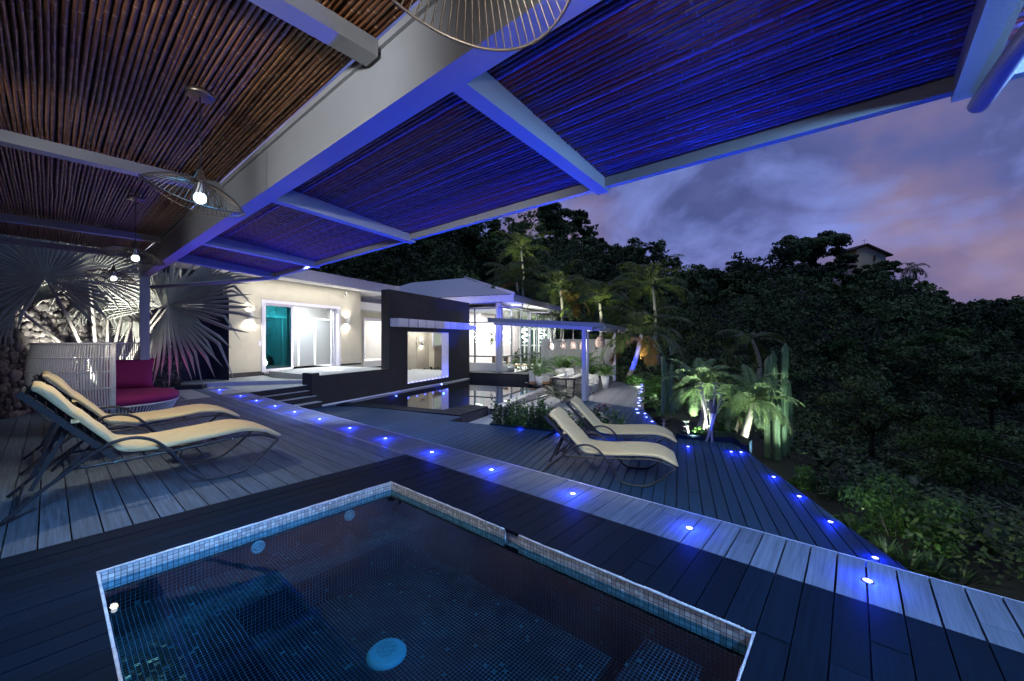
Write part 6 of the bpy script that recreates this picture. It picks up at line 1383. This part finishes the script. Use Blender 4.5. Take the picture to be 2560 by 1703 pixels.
# hilltop house
hp = PD(2178, 660, 93); hh = thing('hilltop_house', 'small cream house with a dark gabled roof on the hilltop', 'house', hp)
L = lambda x, y, d=93: PD(x, y, d)
b = MB(); f0 = [L(2142,720), L(2215,720), L(2215,638), L(2170,615), L(2142,624)]; bk = [v + Vector((Fv[0]*6, Fv[1]*6, 0)) for v in f0]; b.add(f0+bk, [[4,3,2,1,0],[5,6,7,8,9],[1,2,7,6],[0,1,6,5],[2,3,8,7],[3,4,9,8],[4,0,5,9]]); b.build('wall', pmat('cream_house_wall', (.62,.50,.38), .9, emis=(.62,.45,.30), estr=.0), hh)
b = MB()
for (xa, ya, xb, yb_) in ((2132, 622, 2170, 608), (2170, 608, 2234, 636)):
    a_, c_ = L(xa, ya, 92), L(xb, yb_, 92); bk1, bk2 = a_+Vector((Fv[0]*8, Fv[1]*8, 0)), c_+Vector((Fv[0]*8, Fv[1]*8, 0)); dn = Vector((0,0,-.32)); b.add([a_, c_, bk2, bk1, a_+dn, c_+dn, bk2+dn, bk1+dn], F6)
b.build('roof', M['rooftile'], hh)
b = MB(); q = L(2188, 644, 92.9); b.box((q.x-.55, q.y-.1, q.z-.7), (q.x+.55, q.y+.1, q.z+.45)); b.build('window', M['black'], hh)
b = MB(); b.tube([L(2161, 612), L(2161, 598)], .04, 5); b.tube([L(2152, 603), L(2168, 600)], .03, 5); b.build('antenna', M['darkalu'], hh)
light('POINT', L(2150, 645, 90.5), (1, .8, .55), 25, size=.3)
for k, (x0, y0, x1, y1) in enumerate(((1990, 925, 2560, 1100), (1980, 965, 2560, 1165))):
    b = MB(); A_, B_ = PD(x0, y0, 30), PD(x1, y1, 18); b.tube([A_.lerp(B_, i/12) - Vector((0, 0, .5*math.sin(PI*i/12))) for i in range(13)], .008, 4); o = b.build('power_line', M['petiole']); o['label'] = ['upper thin cable crossing the dark slope at the right', 'lower thin cable crossing the dark slope at the right'][k]; o['category'] = 'cable'

# ================================================================ ADDED FILL SPOTS WITHOUT FITTINGS (brighten spa, decks and loungers)
light('SPOT', (.55, 4.0, 2.95), (.10, .48, 1.0), 45, to=(1.3, 2.2, 0), size=.08, angle=74, blend=.8)
light('SPOT', (.75, 2.0, 2.95), (.10, .44, 1.0), 560, to=(.0, 4.2, 0), size=.1, angle=62, blend=.9)
light('SPOT', (2.0, -1.6, 2.6), (.26, .52, 1.0), 950, to=(3.3, 2.6, 0), size=.12, angle=110, blend=.9)
light('SPOT', (2.6, 6.6, 2.6), (.45, .55, 1.0), 1500, to=(6.2, 9.3, ZD), size=.1, angle=85, blend=.9)
light('SPOT', (2.7, 1.8, 2.55), (1.0, .90, .72), 300, to=(5.9, 2.8, ZD), size=.10, angle=75, blend=.9)
